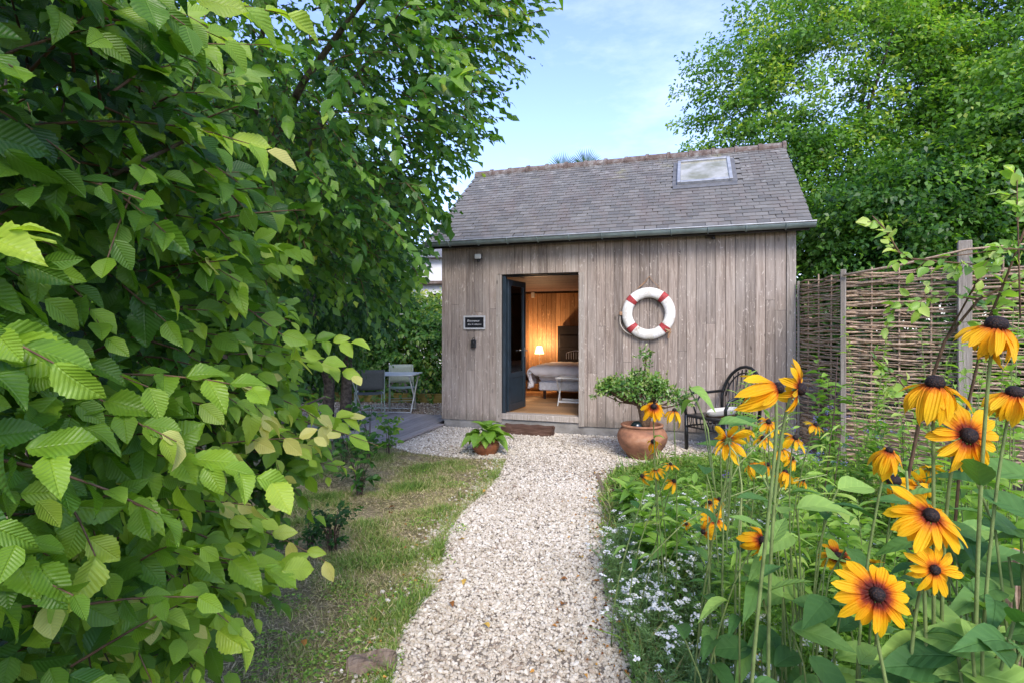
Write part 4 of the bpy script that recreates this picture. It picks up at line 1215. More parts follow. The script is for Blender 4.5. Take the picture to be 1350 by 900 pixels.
# jade trunk and branches
tk = MB()
tk.tube([(.03, 0, UH - .06), (.015, -.01, UH + .06), (-.02, 0, UH + .2), (-.08, 0, UH + .33)], [.05, .042, .032, .022], 9)
tk.tube([(.045, .01, UH - .06), (.09, .03, UH + .1), (.16, .05, UH + .22), (.3, .02, UH + .36)], [.042, .032, .022, .012], 8)
tk.tube([(0, 0, UH + .12), (.0, .05, UH + .3), (.03, .05, UH + .5), (.05, 0, UH + .82)], [.028, .02, .014, .008], 7)
jr = np.random.default_rng(5)
tips = []
for i in range(80):
    a = jr.uniform(0, 2 * PI); q = math.sqrt(jr.uniform(.05, 1))
    tips.append((.0 + .50 * q * math.cos(a), .3 * q * math.sin(a), UH + .38 + .16 * (1 - q * q) + jr.uniform(-.1, .05) - .05 * (q * math.cos(a))))
tips += [(.05, 0, UH + .82), (.06, .01, UH + .86), (.02, .0, UH + .83), (.05, 0, UH + .66), (.09, 0, UH + .7), (-.04, 0, UH + .6), (.1, .02, UH + .6), (.45, -.05, UH + .3), (.52, 0, UH + .28)]
for tp_ in tips[:80]:
    rt_ = Vector((-.03 if tp_[0] < 0 else .1, 0, UH + .25)); q = Vector(tp_)
    tk.tube([rt_, rt_.lerp(q, .5) + Vector((0, 0, -.04)), q], [.012, .008, .005], 5, cap=False)
tk.obj('trunk', M['twig'], urn, True)
O, Dd = [], []
for q in tips:
    for i in range(5 if q[2] < UH + .55 else 3):
        O.append((urn.location.x + q[0] + jr.normal(0, .035), urn.location.y + q[1] + jr.normal(0, .035), q[2] + jr.normal(0, .02))); Dd.append(jr.normal(0, .6, 3) + np.array([q[0] * .8, q[1] * .8, .5]))
P, Mx, S, T, tw = sprays(np.array(O), np.array(Dd), 11, .046, .012, np.array([0, -1, 0]), jr, .1, .6, 70, .8, .55, .4)
joined('foliage', [leaf_template(4, 2, .3, .1, .05, 0, 0, .6), leaf_template(4, 2, .26, .2, .1, 0, 0, .6)], P, Mx, S * .9, T, M['leaf_jade'], urn, kind='stuff')
mb = MB(); mb.lathe([(.002, -.075), (.03, -.069), (.055, -.05), (.071, -.024), (.075, 0), (.07, .026), (.055, .05), (.03, .069), (.002, .075)], 24)
o = mb.obj('glass_ball', M['ball'], None, True, label='shiny black ball resting in the terracotta urn beside the trunk', cat='ball'); o.location = (gx - .09, gy - .01, UH + .0)
# hosta pot
gx, gy = G(640, 600)
hp = thing('potted_hosta', 'bright green broad leaved plant in a small terracotta pot on the gravel', 'potted plant', (gx, gy + .1, 0)); hp.scale = (1.12, 1.12, 1.15)
pot('pot', .135, .155, .11, .17, M['terra2'], hp)
mb = MB(); mb.lathe([(.118, .105), (.02, .12)], 16); mb.obj('potting_soil', M['soil'], hp)
HOS = leaf_template(12, 6, .40, .2, .45, .008, 0, .4, npleat=4)
hm = [np_mesh('leaf', HOS[0], HOS[1], M['leaf_hosta'], HOS[2], np.full(len(HOS[0]), k_)) for k_ in (0.0, .3)]
hr = random.Random(12)
for i in range(30):
    a = i * 2.4 + hr.uniform(-.3, .3); el = hr.uniform(-.45, .35) if i > 7 else hr.uniform(.2, .9); l_ = hr.uniform(.14, .21)
    d_ = Vector((math.cos(a) * math.cos(el), math.sin(a) * math.cos(el), math.sin(el)))
    q = hr.uniform(.04, .17) if i > 7 else .03
    p1 = Vector((math.cos(a) * q, math.sin(a) * q, hr.uniform(.2, .27) + (.05 if i < 8 else 0) - q * .2))
    up = Vector((0, 0, 1)) + Vector((math.cos(a), math.sin(a), 0)) * -.4
    sdv = d_.cross(up).normalized(); nn_ = sdv.cross(d_)
    m4 = Matrix((sdv * l_, d_ * l_, nn_ * l_)).transposed().to_4x4(); m4.translation = p1
    lf = link('leaf', hm[i % 2], hp, mat=m4)
mb = MB()
for i in range(30):
    mb.tube([(0, 0, .11), tuple(hp.children[2 + i].matrix_local.translation)], .004, 5, cap=False)
mb.obj('stalks', M['stem2'], hp)

# ------------------------------------------------------------------ DECK, EDGING, GARDEN FURNITURE
dk = thing('garden_deck', 'low deck of grey weathered planks beside the garden house', 'deck', HW(-.95, -.4, 0), -TH)
x = -1.0; i = 0
while x < .98:
    wd = .136; ya = -1.22 + rr.uniform(-.01, .01) - (0.0); yb = 1.18 + rr.uniform(-.012, .012)
    if x + wd > .93: yb = .37
    mb = MB(); mb.box(-wd / 2, wd / 2, 0, yb - ya, .035, .062, .004)
    link('plank', mb.mesh('plank', M['deck']), dk, loc=(x + wd / 2, ya, rr.uniform(-.002, .003))); x += wd + .007
for yy in (-1.1, -.3, .3, 1.05):
    mb = MB(); mb.box(-1.0, .92, yy - .03, yy + .03, -.02, .034); mb.obj('joist', M['darkwood'], dk)
mb = MB(); mb.box(-3.4, 2.1, -.02, .02, -.05, .2, .004)
eg = thing('edging_board', 'long mossy yellowish board edging the far side of the terrace', 'board', (-1.6, 11.75, 0), -.12); mb.obj('board', M['moss_board'], eg)
# wooden edging stake strip lying by the bed
a = Vector((*G(787, 628), .03)); b = Vector((*G(800, 672), .03))
es = thing('edging_strip', 'thin grey wooden strip edging the bed beside the gravel path', 'edging strip', a)
mb = MB(); d_ = b - a; mb.tube([(0, 0, 0), tuple(d_ * .5 + Vector((.012, 0, .004))), tuple(d_)], [.02, .022, .019], 5, flat=.7); mb.obj('strip', M['edging'], es)

def garden_chair(name, label, x, y, rz, m):
    c = thing(name, label, 'chair', (x, y, .0), rz, 'chairs at the garden table')
    tb = lambda pts, r=.0115: MB().tube(pts, r, 7)
    for sx in (-1, 1):
        tb([(sx * .24, -.2, 0), (sx * .235, -.19, .43)]).obj('leg', m[1], c, True)
        tb([(sx * .24, .24, 0), (sx * .235, .2, .43), (sx * .23, .27, .86)]).obj('leg', m[1], c, True)
        tb([(sx * .235, -.2, .44), (sx * .235, .2, .44)]).obj('seat_rail', m[1], c, True)
    mb = MB(); nx = 10
    vs = []; 
    for j in range(nx + 1):
        for i in range(nx + 1):
            u = i / nx * 2 - 1; v = j / nx * 2 - 1; vs.append((u * .23, v * .2, .445 - .02 * (1 - u * u) * (1 - v * v * .5)))
    fs = [(j * (nx + 1) + i, j * (nx + 1) + i + 1, (j + 1) * (nx + 1) + i + 1, (j + 1) * (nx + 1) + i) for j in range(nx) for i in range(nx)]
    mb.add(vs, fs); o = mb.obj('seat', m[0], c, True); q = o.modifiers.new('t', 'SOLIDIFY'); q.thickness = .008
    mb = MB(); mb.add([(x_, .2 + .07 * (z_ - .43) / .43 + .02 * (1 - (x_ / .22) ** 2), z_) for z_ in np.linspace(.52, .87, 6) for x_ in np.linspace(-.225, .225, 9)], [(j * 9 + i, j * 9 + i + 1, (j + 1) * 9 + i + 1, (j + 1) * 9 + i) for j in range(5) for i in range(8)])
    o = mb.obj('backrest', m[0], c, True); q = o.modifiers.new('t', 'SOLIDIFY'); q.thickness = .012
    tb([(-.235, -.18, .2), (.235, -.18, .2)], .008).obj('crossbar', m[1], c); tb([(-.235, .21, .2), (.235, .21, .2)], .008).obj('crossbar', m[1], c)
    return c
TY = 10.3
tc_ = AT(508, 500, TY)
gt = thing('garden_table', 'white folding garden table with crossed tubular legs on the gravel', 'table', (tc_.x, TY, 0), -.1)
mb = MB(); mb.box(-.62, .62, -.36, .36, .725, .75, .008); mb.obj('tabletop', M['white_metal'], gt)
for sx in (-.55, .55):
    for sg in (-1, 1):
        mb = MB(); mb.tube([(sx + sg * .012, -sg * .3, 0), (sx + sg * .012, sg * .28, .724)], .013, 8); mb.obj('leg', M['white_metal'], gt, True)
for sg in (-1, 1):
    mb = MB(); mb.tube([(-.55, sg * .26, .06), (.55, sg * .26, .06)], .009, 6); mb.obj('crossbar', M['white_metal'], gt)
p = AT(487, 530, 9.75)
garden_chair('garden_chair', 'garden chair with a dark taupe back turned towards the camera at the white table', p.x, 9.75, R(200), (M['sage_dark'], M['sage']))
p = AT(530, 500, 10.75)
garden_chair('garden_chair', 'pale sage green garden chair facing the white table from behind', p.x, 10.75, R(15), (M['sage'], M['sage']))

# black cane armchair
ac = thing('cane_armchair', 'black cane armchair against the wooden wall between the urn and the flowers', 'armchair', (2.68, 6.95, 0), R(-64))
ac.scale = (1.14, 1.14, 1.1)
# local: facing -y, width along x
bk = M['blackcane']
def T_(pts, r, name, n=8, par=ac):
    return MB().tube(pts, r, n).obj(name, bk, par, True)
for sx in (-1, 1):
    T_([(sx * .28, -.27, 0), (sx * .285, -.27, .42)], .022, 'leg')
    T_([(sx * .25, .27, 0), (sx * .26, .25, .4)], .02, 'leg')
    # arm: rises from front leg, curves back to the back hoop
    T_([(sx * .285, -.27, .40), (sx * .30, -.29, .55), (sx * .305, -.24, .64), (sx * .31, -.12, .675), (sx * .30, .08, .665), (sx * .25, .26, .68)], .017, 'armrest')
    T_([(sx * .285, -.1, .36), (sx * .30, -.14, .5), (sx * .305, -.02, .655)], .011, 'arm_brace')
    for q in range(7):
        y_ = -.2 + q * .065
        T_([(sx * .285, y_, .405), (sx * .287, y_ + .012, .36), (sx * .287, y_ + .02, .30), (sx * .285, y_ + .04, .29)], .006, 'apron_loop', 5)
    T_([(sx * .285, -.26, .29), (sx * .27, .26, .29)], .01, 'side_rail')
T_([(-.28, -.28, .29), (.28, -.28, .29)], .01, 'front_rail')
for q in range(9):
    x_ = -.22 + q * .055
    T_([(x_, -.283, .405), (x_ + .012, -.288, .35), (x_ + .02, -.283, .295)], .006, 'apron_loop', 5)
MB().box(-.29, .29, -.28, .27, .395, .43, .012).obj('seat', bk, ac)
hoop = [(-.26, .26, .42)] + [(-.27 * math.cos(a) * (1 if 1 else 1), .27 + .1 * math.sin(a) * .9, .62 + .36 * math.sin(a)) for a in np.linspace(0.0, PI, 13)] + [(.26, .26, .42)]
T_(hoop, .019, 'back_hoop')
T_([(x_, y_ - .0, z_ - .05 if 0 else z_) for x_, y_, z_ in [(-.215 * math.cos(a), .27 + .08 * math.sin(a), .62 + .29 * math.sin(a)) for a in np.linspace(0, PI, 11)]], .009, 'inner_hoop')
for q in range(9):
    f_ = (q - 4) / 4.6; zt_ = .62 + .33 * math.sqrt(1 - f_ * f_)
    T_([(f_ * .17, .265, .42), (f_ * .2, .29, .55), (f_ * .25, .275 + .09 * math.sqrt(1 - f_ * f_), zt_)], .0075, 'spindle', 6)
def cushion(name, label, cat, loc, rot, sx, sy, sz, m, stripe=None):
    n_ = 14; V = []
    for sgn in (1, -1):
        for j in range(n_ + 1):
            for i in range(n_ + 1):
                u = i / n_ * 2 - 1; v = j / n_ * 2 - 1
                hgt = sz * ((1 - u ** 4) * (1 - v ** 4)) ** .5
                pin = 1 - .08 * (1 - abs(u)) * abs(v) ** 2 - .08 * (1 - abs(v)) * abs(u) ** 2
                V.append((u * sx * (1 - .08 * (1 - v * v) * 0) * (1 - .07 * (1 - abs(v)) * 1), v * sy * (1 - .07 * (1 - abs(u))), sgn * hgt))
    k_ = (n_ + 1) ** 2; Fc = []
    for j in range(n_):
        for i in range(n_):
            a_ = j * (n_ + 1) + i; q = (a_, a_ + 1, a_ + n_ + 2, a_ + n_ + 1); Fc.append(q); Fc.append(tuple(x_ + k_ for x_ in q[::-1]))
    mb = MB(); mb.add(V, Fc); o = mb.obj(name, m, None, True, label=label, cat=cat); o.location = loc; o.rotation_euler = rot; return o
t = NT('striped_cushion'); v = t.co(); sx_ = t.n('ShaderNodeSeparateXYZ'); t.l(v, sx_.inputs[0])
fr_ = t.math('FRACT', t.math('ADD', t.math('MULTIPLY', sx_.outputs[0], 3.2), .3))
t.base(t.ramp(fr_, [(0, (.66, .6, .5)), (.5, (.66, .6, .5)), (.51, (.5, .22, .05)), (.72, (.6, .33, .1)), (.73, (.7, .66, .58)), (1, (.7, .66, .58))], 'CONSTANT')); M['cush'] = t.done(.9, .1)
cushion('cushion', 'cream and orange striped cushion on the seat of the black cane armchair', 'cushion', (2.66, 6.95, .50), (R(8), R(-18), R(-104)), .21, .21, .06, M['cush'])

# ------------------------------------------------------------------ WATTLE FENCE
fe = thing('wattle_fence', 'woven hazel wattle fence between grey posts running from the garden house', 'fence', (3.75, 7.2, 0))
FP = [Vector((3.77, 7.23, 0)), Vector((3.75, 6.2, 0)), Vector((4.50, 5.46, 0)), Vector((5.35, 4.7, 0)), Vector((6.1, 3.6, 0))]
def fpoint(seg, t_): return FP[seg].lerp(FP[seg + 1], t_)
fr2 = random.Random(21)
rodm = M['rod'] = board_mat('hazel_rod', (.19, .125, .08), (.41, .295, .2), (.58, .46, .335), grain=(14, 14, 14), knot=False, vary=.7)
base_ = fe.location
rodcount = 0
for seg in range(4):
    A_, B_ = FP[seg], FP[seg + 1]; ln = (B_ - A_).length; dr_ = (B_ - A_) / ln; nr_ = Vector((dr_.y, -dr_.x, 0))
    ns = max(3, int(round(ln / .27)))
    for k in range(1, ns):
        c = fpoint(seg, k / ns); tp_ = 2.2 + fr2.uniform(-.02, .07)
        mb = MB(); mb.tube([c - base_, c - base_ + Vector((fr2.uniform(-.02, .02), 0, tp_))], [.012, .009], 6); mb.obj('stake', rodm, fe)
    rows = 76
    for r_ in range(rows):
        z0 = .1 + r_ * .0285 + fr2.uniform(-.006, .006)
        if z0 > 2.18: break
        phase = r_ % 2
        n_ = ns * 5; pts = []; am = .026
        w1, w2, w3 = fr2.uniform(0, 6), fr2.uniform(0, 6), fr2.uniform(0, .009)
        sl = fr2.uniform(-.012, .012)
        # a rod may stop before the end and be followed by another
        cuts_ = [0, 1]
        if seg and fr2.random() < .35: cuts_ = [0, fr2.uniform(.3, .7), 1]
        for ca, cb_ in zip(cuts_[:-1], cuts_[1:]):
            pts = []
            for i in range(n_ + 1):
                t_ = i / n_
                if t_ < ca - .06 or t_ > cb_ + .02: continue
                c = fpoint(seg, t_)
                off = am * math.cos(t_ * ns * PI + phase * PI)
                zz = z0 + .006 * math.sin(t_ * ns * PI * .9 + w1) + .008 * math.sin(t_ * 3 + w2) + sl * (t_ - .5) + (.006 if ca > 0 else 0)
                pts.append(c + nr_ * off + Vector((0, 0, zz)) - base_)
            if len(pts) < 3: continue
            r0 = fr2.uniform(.0075, .0165)
            mb = MB(); mb.tube(pts, [r0 * (1 - .35 * q / len(pts)) for q in range(len(pts))], 5)
            if rodcount < 296:
                mb.obj('rod', rodm, fe, True); rodcount += 1
            else:
                if 'extra' not in globals(): extra = MB()
                extra.add(mb.v, mb.f)
stub = MB()
for q in range(46):
    sg_i = fr2.randrange(3); c = fpoint(sg_i, fr2.uniform(.05, .95)); dr_ = (FP[sg_i + 1] - FP[sg_i]).normalized(); nr_ = Vector((dr_.y, -dr_.x, 0))
    if nr_.y > 0: nr_ = -nr_
    z_ = fr2.uniform(.9, 2.15); a_ = c + nr_ * .02 + Vector((0, 0, z_)) - base_
    stub.tube([a_, a_ + dr_ * fr2.uniform(-.1, .1) + nr_ * fr2.uniform(.02, .06) + Vector((0, 0, fr2.uniform(-.03, .05)))], [.008, .006], 5)
stub.obj('rod_ends', rodm, fe, True, kind='stuff')
if 'extra' in globals(): extra.obj('rods', rodm, fe, True, kind='stuff')
for (p_, w_, h_) in ((FP[0] + Vector((.0, -.03, 0)), .03, 2.19), (FP[1], .055, 2.23), (FP[2], .11, 2.43), (FP[3], .06, 2.25), (FP[4], .1, 2.4)):
    mb = MB(); mb.box(-w_ / 2, w_ / 2, -w_ / 2, w_ / 2, -.1, h_, .006); q = mb.obj('post', M['post'], fe); q.location = p_ - base_ + Vector((-.03, -.05, 0)); q.rotation_euler = (0, 0, -.6)
pa = AT(1112, 363, 6.1) - base_; pb = AT(1185, 350, 5.75) - base_; pc_ = AT(1275, 329, 5.3) - base_; pd = AT(1350, 322, 5.0) - base_
MB().tube([pa, pb, pc_, pd], [.014, .013, .011, .008], 6).obj('pole', rodm, fe, True)

# ------------------------------------------------------------------ HEDGE (near, left)
hr = np.random.default_rng(11)
hedge = thing('hornbeam_hedge', 'big leafy hornbeam hedge filling the left foreground with pleated green leaves', 'hedge', (-1.6, 1.7, 0))
O, Dd, N_ = [], [], []
def face_x(y, z):
    return -(.66 + .075 * y) + .10 * math.sin(3.1 * y + 2 * z) * math.cos(2.7 * z + y) + .07 * math.sin(7 * z + 5 * y)
def hedge_ok(y, z):
    if z > 1.75 and y > 2.45 - (z - 1.75) * 1.4: return False
    if z < .46 + .12 * y + .12 * math.sin(6 * y): return False
    return True
cnt = 0
while cnt < 1500:
    y = hr.uniform(.45, 2.75); z = hr.uniform(.35, 3.0)
    if not hedge_ok(y, z): continue
    lay = hr.uniform() ** 1.4 * .62
    x = face_x(y, z) - .2 - lay
    if y > 2.5: x -= (y - 2.5) * 1.2
    O.append((x, y, z)); Dd.append((hr.uniform(.5, 1), hr.normal(-.15, .55), hr.normal(.0, .38))); N_.append(8); cnt += 1
# inner and back leaves that close the hedge
for i in range(520):
    O.append((hr.uniform(-2.2, -1.35), hr.uniform(.5, 3.1), hr.uniform(.2, 3.2))); Dd.append((hr.uniform(.2, 1), hr.normal(0, .6), hr.normal(0, .5))); N_.append(8)
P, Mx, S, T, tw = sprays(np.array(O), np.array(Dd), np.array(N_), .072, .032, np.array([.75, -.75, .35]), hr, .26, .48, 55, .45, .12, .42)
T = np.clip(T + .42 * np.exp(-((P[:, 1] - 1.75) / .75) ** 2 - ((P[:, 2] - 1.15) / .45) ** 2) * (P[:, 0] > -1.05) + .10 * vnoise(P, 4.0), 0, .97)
# a few yellow-green young shoots reaching out
sh = [((-1.0, 1.15, 1.98), (.75, .25, .2)), ((-.98, 1.25, 1.32), (.6, -.1, -.1)), ((-1.1, 1.9, 1.5), (.8, .4, -.05)), ((-1.0, 2.2, 1.45), (.8, .1, -.1)), ((-1.0, 2.3, 1.2), (.8, .2, -.2)),
      ((-.95, 1.2, 1.45), (.55, .0, .05)), ((-.9, 1.7, 1.2), (.6, .2, .05)), ((-1.15, 2.55, 1.28), (1, .2, -.06)), ((-1.1, 2.5, .95), (1, .3, .0)), ((-.95, 1.5, .95), (.5, .1, -.1)), ((-.9, 1.0, 2.2), (.6, .3, .1)),
      ((-1.05, 2.4, 1.5), (.9, -.2, .05)), ((-1.0, 1.9, .9), (.7, .1, -.2)), ((-1.1, 2.6, 1.1), (.9, .4, .15)), ((-1.3, 1.5, 2.35), (1, .1, .0)), ((-1.3, 1.7, 2.6), (1, .3, .1)), ((-.98, .78, 1.60), (.5, .12, .28))]
O2 = np.array([a for a, b in sh]); D2 = np.array([b for a, b in sh])
Pb, Mb, Sb, Tb, tw2 = sprays(O2, D2, 11, .088, .045, np.array([.3, -1, .5]), hr, .15, .5, 52, .3, .62, .3)
P = np.concatenate([P, Pb]); Mx = np.concatenate([Mx, Mb]); S = np.concatenate([S, Sb]); T = np.concatenate([T, Tb])
ok = (P[:, 1] > .5) & (P[:, 0] < -.36) & (P[:, 0] / P[:, 1] < -.285)
P, Mx, S, T = P[ok], Mx[ok], S[ok], T[ok]
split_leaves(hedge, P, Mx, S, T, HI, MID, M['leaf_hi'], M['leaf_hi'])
tw = [q for q in tw if q[:, 1].min() > .55] + [q for q in tw2 if q[:, 1].min() > .5]
shift(twigs(tw, .0035, .0012, .8, 5), hedge.location).obj('twigs', M['twig'], hedge, True, kind='stuff')
lb = MB()
for (a, b, c, r0) in (((-1.9, 1.9, 0), (-1.7, 1.8, 1.2), (-1.5, 1.6, 2.8), .045), ((-1.7, 2.6, 0), (-1.5, 2.5, 1.1), (-1.3, 2.3, 2.2), .035), ((-1.8, 1.1, 0), (-1.5, 1.1, 1.1), (-1.2, 1.0, 2.4), .035), ((-1.6, 1.8, .6), (-1.2, 1.6, 1.0), (-.85, 1.3, 1.35), .012), ((-1.5, 1.3, 1.2), (-1.1, 1.15, 1.75), (-.75, 1.25, 1.98), .010), ((-1.5, 2.3, .8), (-1.2, 2.3, 1.1), (-.85, 2.5, 1.25), .01)):
    lb.tube([a, b, c], [r0, r0 * .75, r0 * .4], 8)
shift(lb, hedge.location).obj('branches', M['bark'], hedge, True)

# ------------------------------------------------------------------ TREES
def branchy(root, base, tips, r0, m, name='trunk', lean=(0, 0, 0), seed=0, h=2.0):
    rg = random.Random(seed); mb = MB(); b = Vector(base); top = b + Vector((lean[0], lean[1], h))
    mb.tube([b, b.lerp(top, .33) + Vector((.05, 0, 0)), b.lerp(top, .66), top], [r0, r0 * .85, r0 * .75, r0 * .6], 10)
    o = shift(mb, root.location).obj(name, m, root, True)
    mb = MB()
    for tp in tips:
        q = Vector(tp); s_ = b.lerp(top, rg.uniform(.45, 1))
        mid_ = s_.lerp(q, .5) + Vector((rg.uniform(-.15, .15), rg.uniform(-.15, .15), rg.uniform(.0, .3)))
        mb.tube([s_, mid_, q], [r0 * .4, r0 * .22, r0 * .07], 6, cap=False)
    shift(mb, root.location).obj('limbs', m, root, True)
def ell(c, r, n, rg, lo=.75, hi=1.0, cond=None):
    out = []; c = np.array(c); r = np.array(r)
    while len(out) < n:
        d = norm(rg.normal(0, 1, (1, 3)))[0]
        if cond is not None and not cond(d): continue
        q = rg.uniform(lo, hi) * (1 + .13 * math.sin(4 * d[0] + 3 * d[2] + c[0]) * math.cos(3 * d[1] + 4 * d[2]))
        out.append((c + d * r * q, d))
    return out
# middle tree over the path
mt_ = thing('overhanging_tree', 'leafy tree behind the hedge whose crown hangs over the path and roof corner', 'tree', (-2.5, 4.9, 0))
tr_ = np.random.default_rng(31)
TC, TR = (-2.35, 4.6, 4.55), (2.55, 2.3, 3.15)
O, Dd = [], []
for (p, d) in ell(TC, TR, 4300, tr_, .68, .97, lambda d: (d[1] < .45) and d[2] < .55):
    if p[2] > 6.2: continue
    O.append(p - np.array([.1, 0, 0])); Dd.append(d * np.array([1, 1, .35]) + tr_.normal(0, .35, 3) + np.array([.1, -.1, -.05]))
for (p, d) in ell(TC, TR, 1500, tr_, .35, .7, lambda d: d[2] < .5):
    O.append(p); Dd.append(d + tr_.normal(0, .5, 3))
O = np.array(O); Dd = np.array(Dd)
P, Mx, S, T, tw = sprays(O, Dd, 10, .086, .036, np.array([.45, -.75, .4]), tr_, .22, .5, 55, .4, .38, .4)
T = np.clip(T + .10 * (P[:, 2] - 3) * .5 + .1 * vnoise(P, 1.4), 0, .97)
spk = [((-.1, 4.0, 3.35), (1, .1, .35)), ((-.2, 4.2, 2.75), (1, .0, .45)), ((0.0, 3.9, 3.75), (1, .1, .25)), ((-.3, 4.3, 2.3), (1, .1, .3)), ((-.15, 4.1, 3.0), (1, .1, .2)), ((.05, 3.9, 3.95), (1, .2, .15)), ((-.45, 4.3, 2.42), (1, .0, -.05)), ((-1.0, 4.6, 2.2), (.6, .1, .1))]
Pb, Mb, Sb, Tb, tw2 = sprays(np.array([a for a, b in spk]), np.array([b for a, b in spk]), 12, .068, .04, np.array([0, -.8, .5]), tr_, .1, .5, 50, .35, .5, .3)
P = np.concatenate([P, Pb]); Mx = np.concatenate([Mx, Mb]); S = np.concatenate([S, Sb]); T = np.concatenate([T, Tb])
def crown_edge(P):      # the crown widens upwards
    return (-.155 + .44 * ((P[:, 2] - EYE) / np.maximum(P[:, 1], 1) - .12) + .035 * vnoise(P, 2.6) + .02 * vnoise(P, 9, 4)) * P[:, 1]
ok = (P[:, 1] > 1.9) & outside_house(P) & (P[:, 0] < crown_edge(P) + .10 * RNG.uniform(-1, 1, len(P)) ** 3)
tw = [q for q in tw if q[-1, 0] < crown_edge(q[-1:])[0] - .03]; tw2 = [q for q in tw2 if q[-1, 0] < crown_edge(q[-1:])[0]]
P, Mx, S, T = P[ok], Mx[ok], S[ok], T[ok]
split_leaves(mt_, P, Mx, S, T, MID, LOW, M['leaf_tree'], M['leaf_tree'])
shift(twigs(tw[::2] + tw2, .005, .0015, 1, 4), mt_.location).obj('twigs', M['twig'], mt_, True, kind='stuff')
branchy(mt_, (-2.6, 4.9, 0), [tuple(O[i]) for i in range(0, 1700, 170)], .13, M['bark'], 'trunk', (.25, -.2, 0), 4, 2.9)
# second tree behind, dark, two trunks
bt_ = thing('dark_shrubby_tree', 'dark shaded tree with two trunks standing beside the deck', 'tree', (-3.0, 8.9, 0))
O, Dd = [], []
for (p, d) in ell((-3.6, 8.2, 2.9), (1.95, 1.6, 1.95), 2600, tr_, .7, 1.0, lambda d: d[1] < .4):
    O.append(p); Dd.append(d * np.array([1, 1, .3]) + tr_.normal(0, .4, 3) + np.array([0, 0, -.3]))
P, Mx, S, T, tw = sprays(np.array(O), np.array(Dd), 11, .085, .04, np.array([.3, -.8, .4]), tr_, .45, .5, 55, .4, .12, .25)
joined('foliage', LOW, P, Mx, S, T, M['leaf_tree'], bt_, kind='stuff')
for x_ in (-3.0, -2.72):
    mb = MB(); mb.tube([(x_, 8.9, -.05), (x_ + .05, 8.85, .7), (x_ - .1 if x_ < -2.9 else x_ + .15, 8.6, 1.6), (x_ - .2, 8.4, 3.2)], [.10, .085, .07, .04], 9); shift(mb, bt_.location).obj('trunk', M['bark'], bt_, True)

# leafy hedge and bushes beyond the terrace; sunlit look put into lighter tint
def bush(name, label, c, r, nspray, leaf, rg, tint, m='leaf_back', grow=.3, base=None, tpl=None, cat='bush', nl=9, droop=.3, cond=lambda d: d[1] < .5, group=None):
    b_ = thing(name, label, cat, base or (c[0], c[1], 0), group=group)
    O, Dd = [], []
    for (p, d) in ell(c, r, nspray, rg, .6, 1.0, cond):
        if p[2] < .05: continue
        O.append(p); Dd.append(d * np.array([1, 1, .5]) + rg.normal(0, .4, 3))
    P, Mx, S, T, tw = sprays(np.array(O), np.array(Dd), nl, leaf, leaf * .5, np.array([.1, -.8, .5]), rg, droop, .5, 55, .4, tint, grow)
    ok = outside_house(P); P, Mx, S, T = P[ok], Mx[ok], S[ok], T[ok]
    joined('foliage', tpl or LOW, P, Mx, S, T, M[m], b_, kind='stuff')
    mb = MB(); rr_ = random.Random(int(c[0] * 10) + 5)
    for q in range(5):
        p = O[rr_.randrange(len(O))]
        mb.tube([Vector((0, 0, 0)), Vector((p[0] - c[0], p[1] - c[1], p[2])) * .5 + Vector((0, 0, .1)), Vector((p[0] - c[0], p[1] - c[1], p[2])) * .85], [.03, .02, .01], 6)
    mb.obj('stems', M['bark'], b_, True)
    return b_
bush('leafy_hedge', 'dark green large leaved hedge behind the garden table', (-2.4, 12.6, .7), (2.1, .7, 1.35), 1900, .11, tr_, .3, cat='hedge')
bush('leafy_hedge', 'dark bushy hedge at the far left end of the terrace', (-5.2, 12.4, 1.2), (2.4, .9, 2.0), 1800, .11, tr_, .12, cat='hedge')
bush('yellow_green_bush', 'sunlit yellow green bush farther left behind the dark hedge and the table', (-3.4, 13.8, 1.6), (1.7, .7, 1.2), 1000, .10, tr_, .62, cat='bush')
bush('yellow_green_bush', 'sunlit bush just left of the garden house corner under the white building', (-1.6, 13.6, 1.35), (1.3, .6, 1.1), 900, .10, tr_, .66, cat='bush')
# neighbour's white house
nh = thing('white_house', 'white rendered neighbouring house glimpsed between the tree and the garden house', 'house', (-3.2, 21.0, 0), -.05)
mb = MB(); mb.box(-3, 3.6, 0, 6, 0, 4.35, .02); mb.obj('wall', M['white_wall'], nh)
mb = MB(); mb.add([(-3.3, -.3, 4.3), (3.9, -.3, 4.3), (3.9, 6.3, 4.3), (-3.3, 6.3, 4.3), (-3.3, 3, 5.2), (3.9, 3, 5.2)], [(0, 1, 5, 4), (2, 3, 4, 5), (0, 4, 3), (1, 2, 5), (3, 2, 1, 0)]); mb.obj('roof', M['slate'], nh)
for x_ in (.25, 1.35, 2.1):
    w_ = .6 if x_ != 1.35 else .09
    if x_ == 1.35:
        mb = MB(); mb.tube([(-.55, -.08, 0), (-.55, -.08, 4.2)], .06, 8); mb.obj('downpipe', M['zinc'], nh); continue
    fo = MB().box(x_ - w_ / 2, x_ + w_ / 2, -.03, .03, 1.6, 3.0, .01).obj('window', M['white'], nh)
    MB().box(x_ - w_ / 2 + .06, x_ + w_ / 2 - .06, -.04, -.031, 1.66, 2.94).obj('pane', M['black'], fo)
MB().box(-1.6, 1.2, -.25, -.001, 3.3, 3.42, .01).obj('ledge', M['ridge'], nh)
MB().box(1.0, 1.18, -.05, -.002, 1.5, 3.0, .01).obj('shutter', M['blue'], nh)

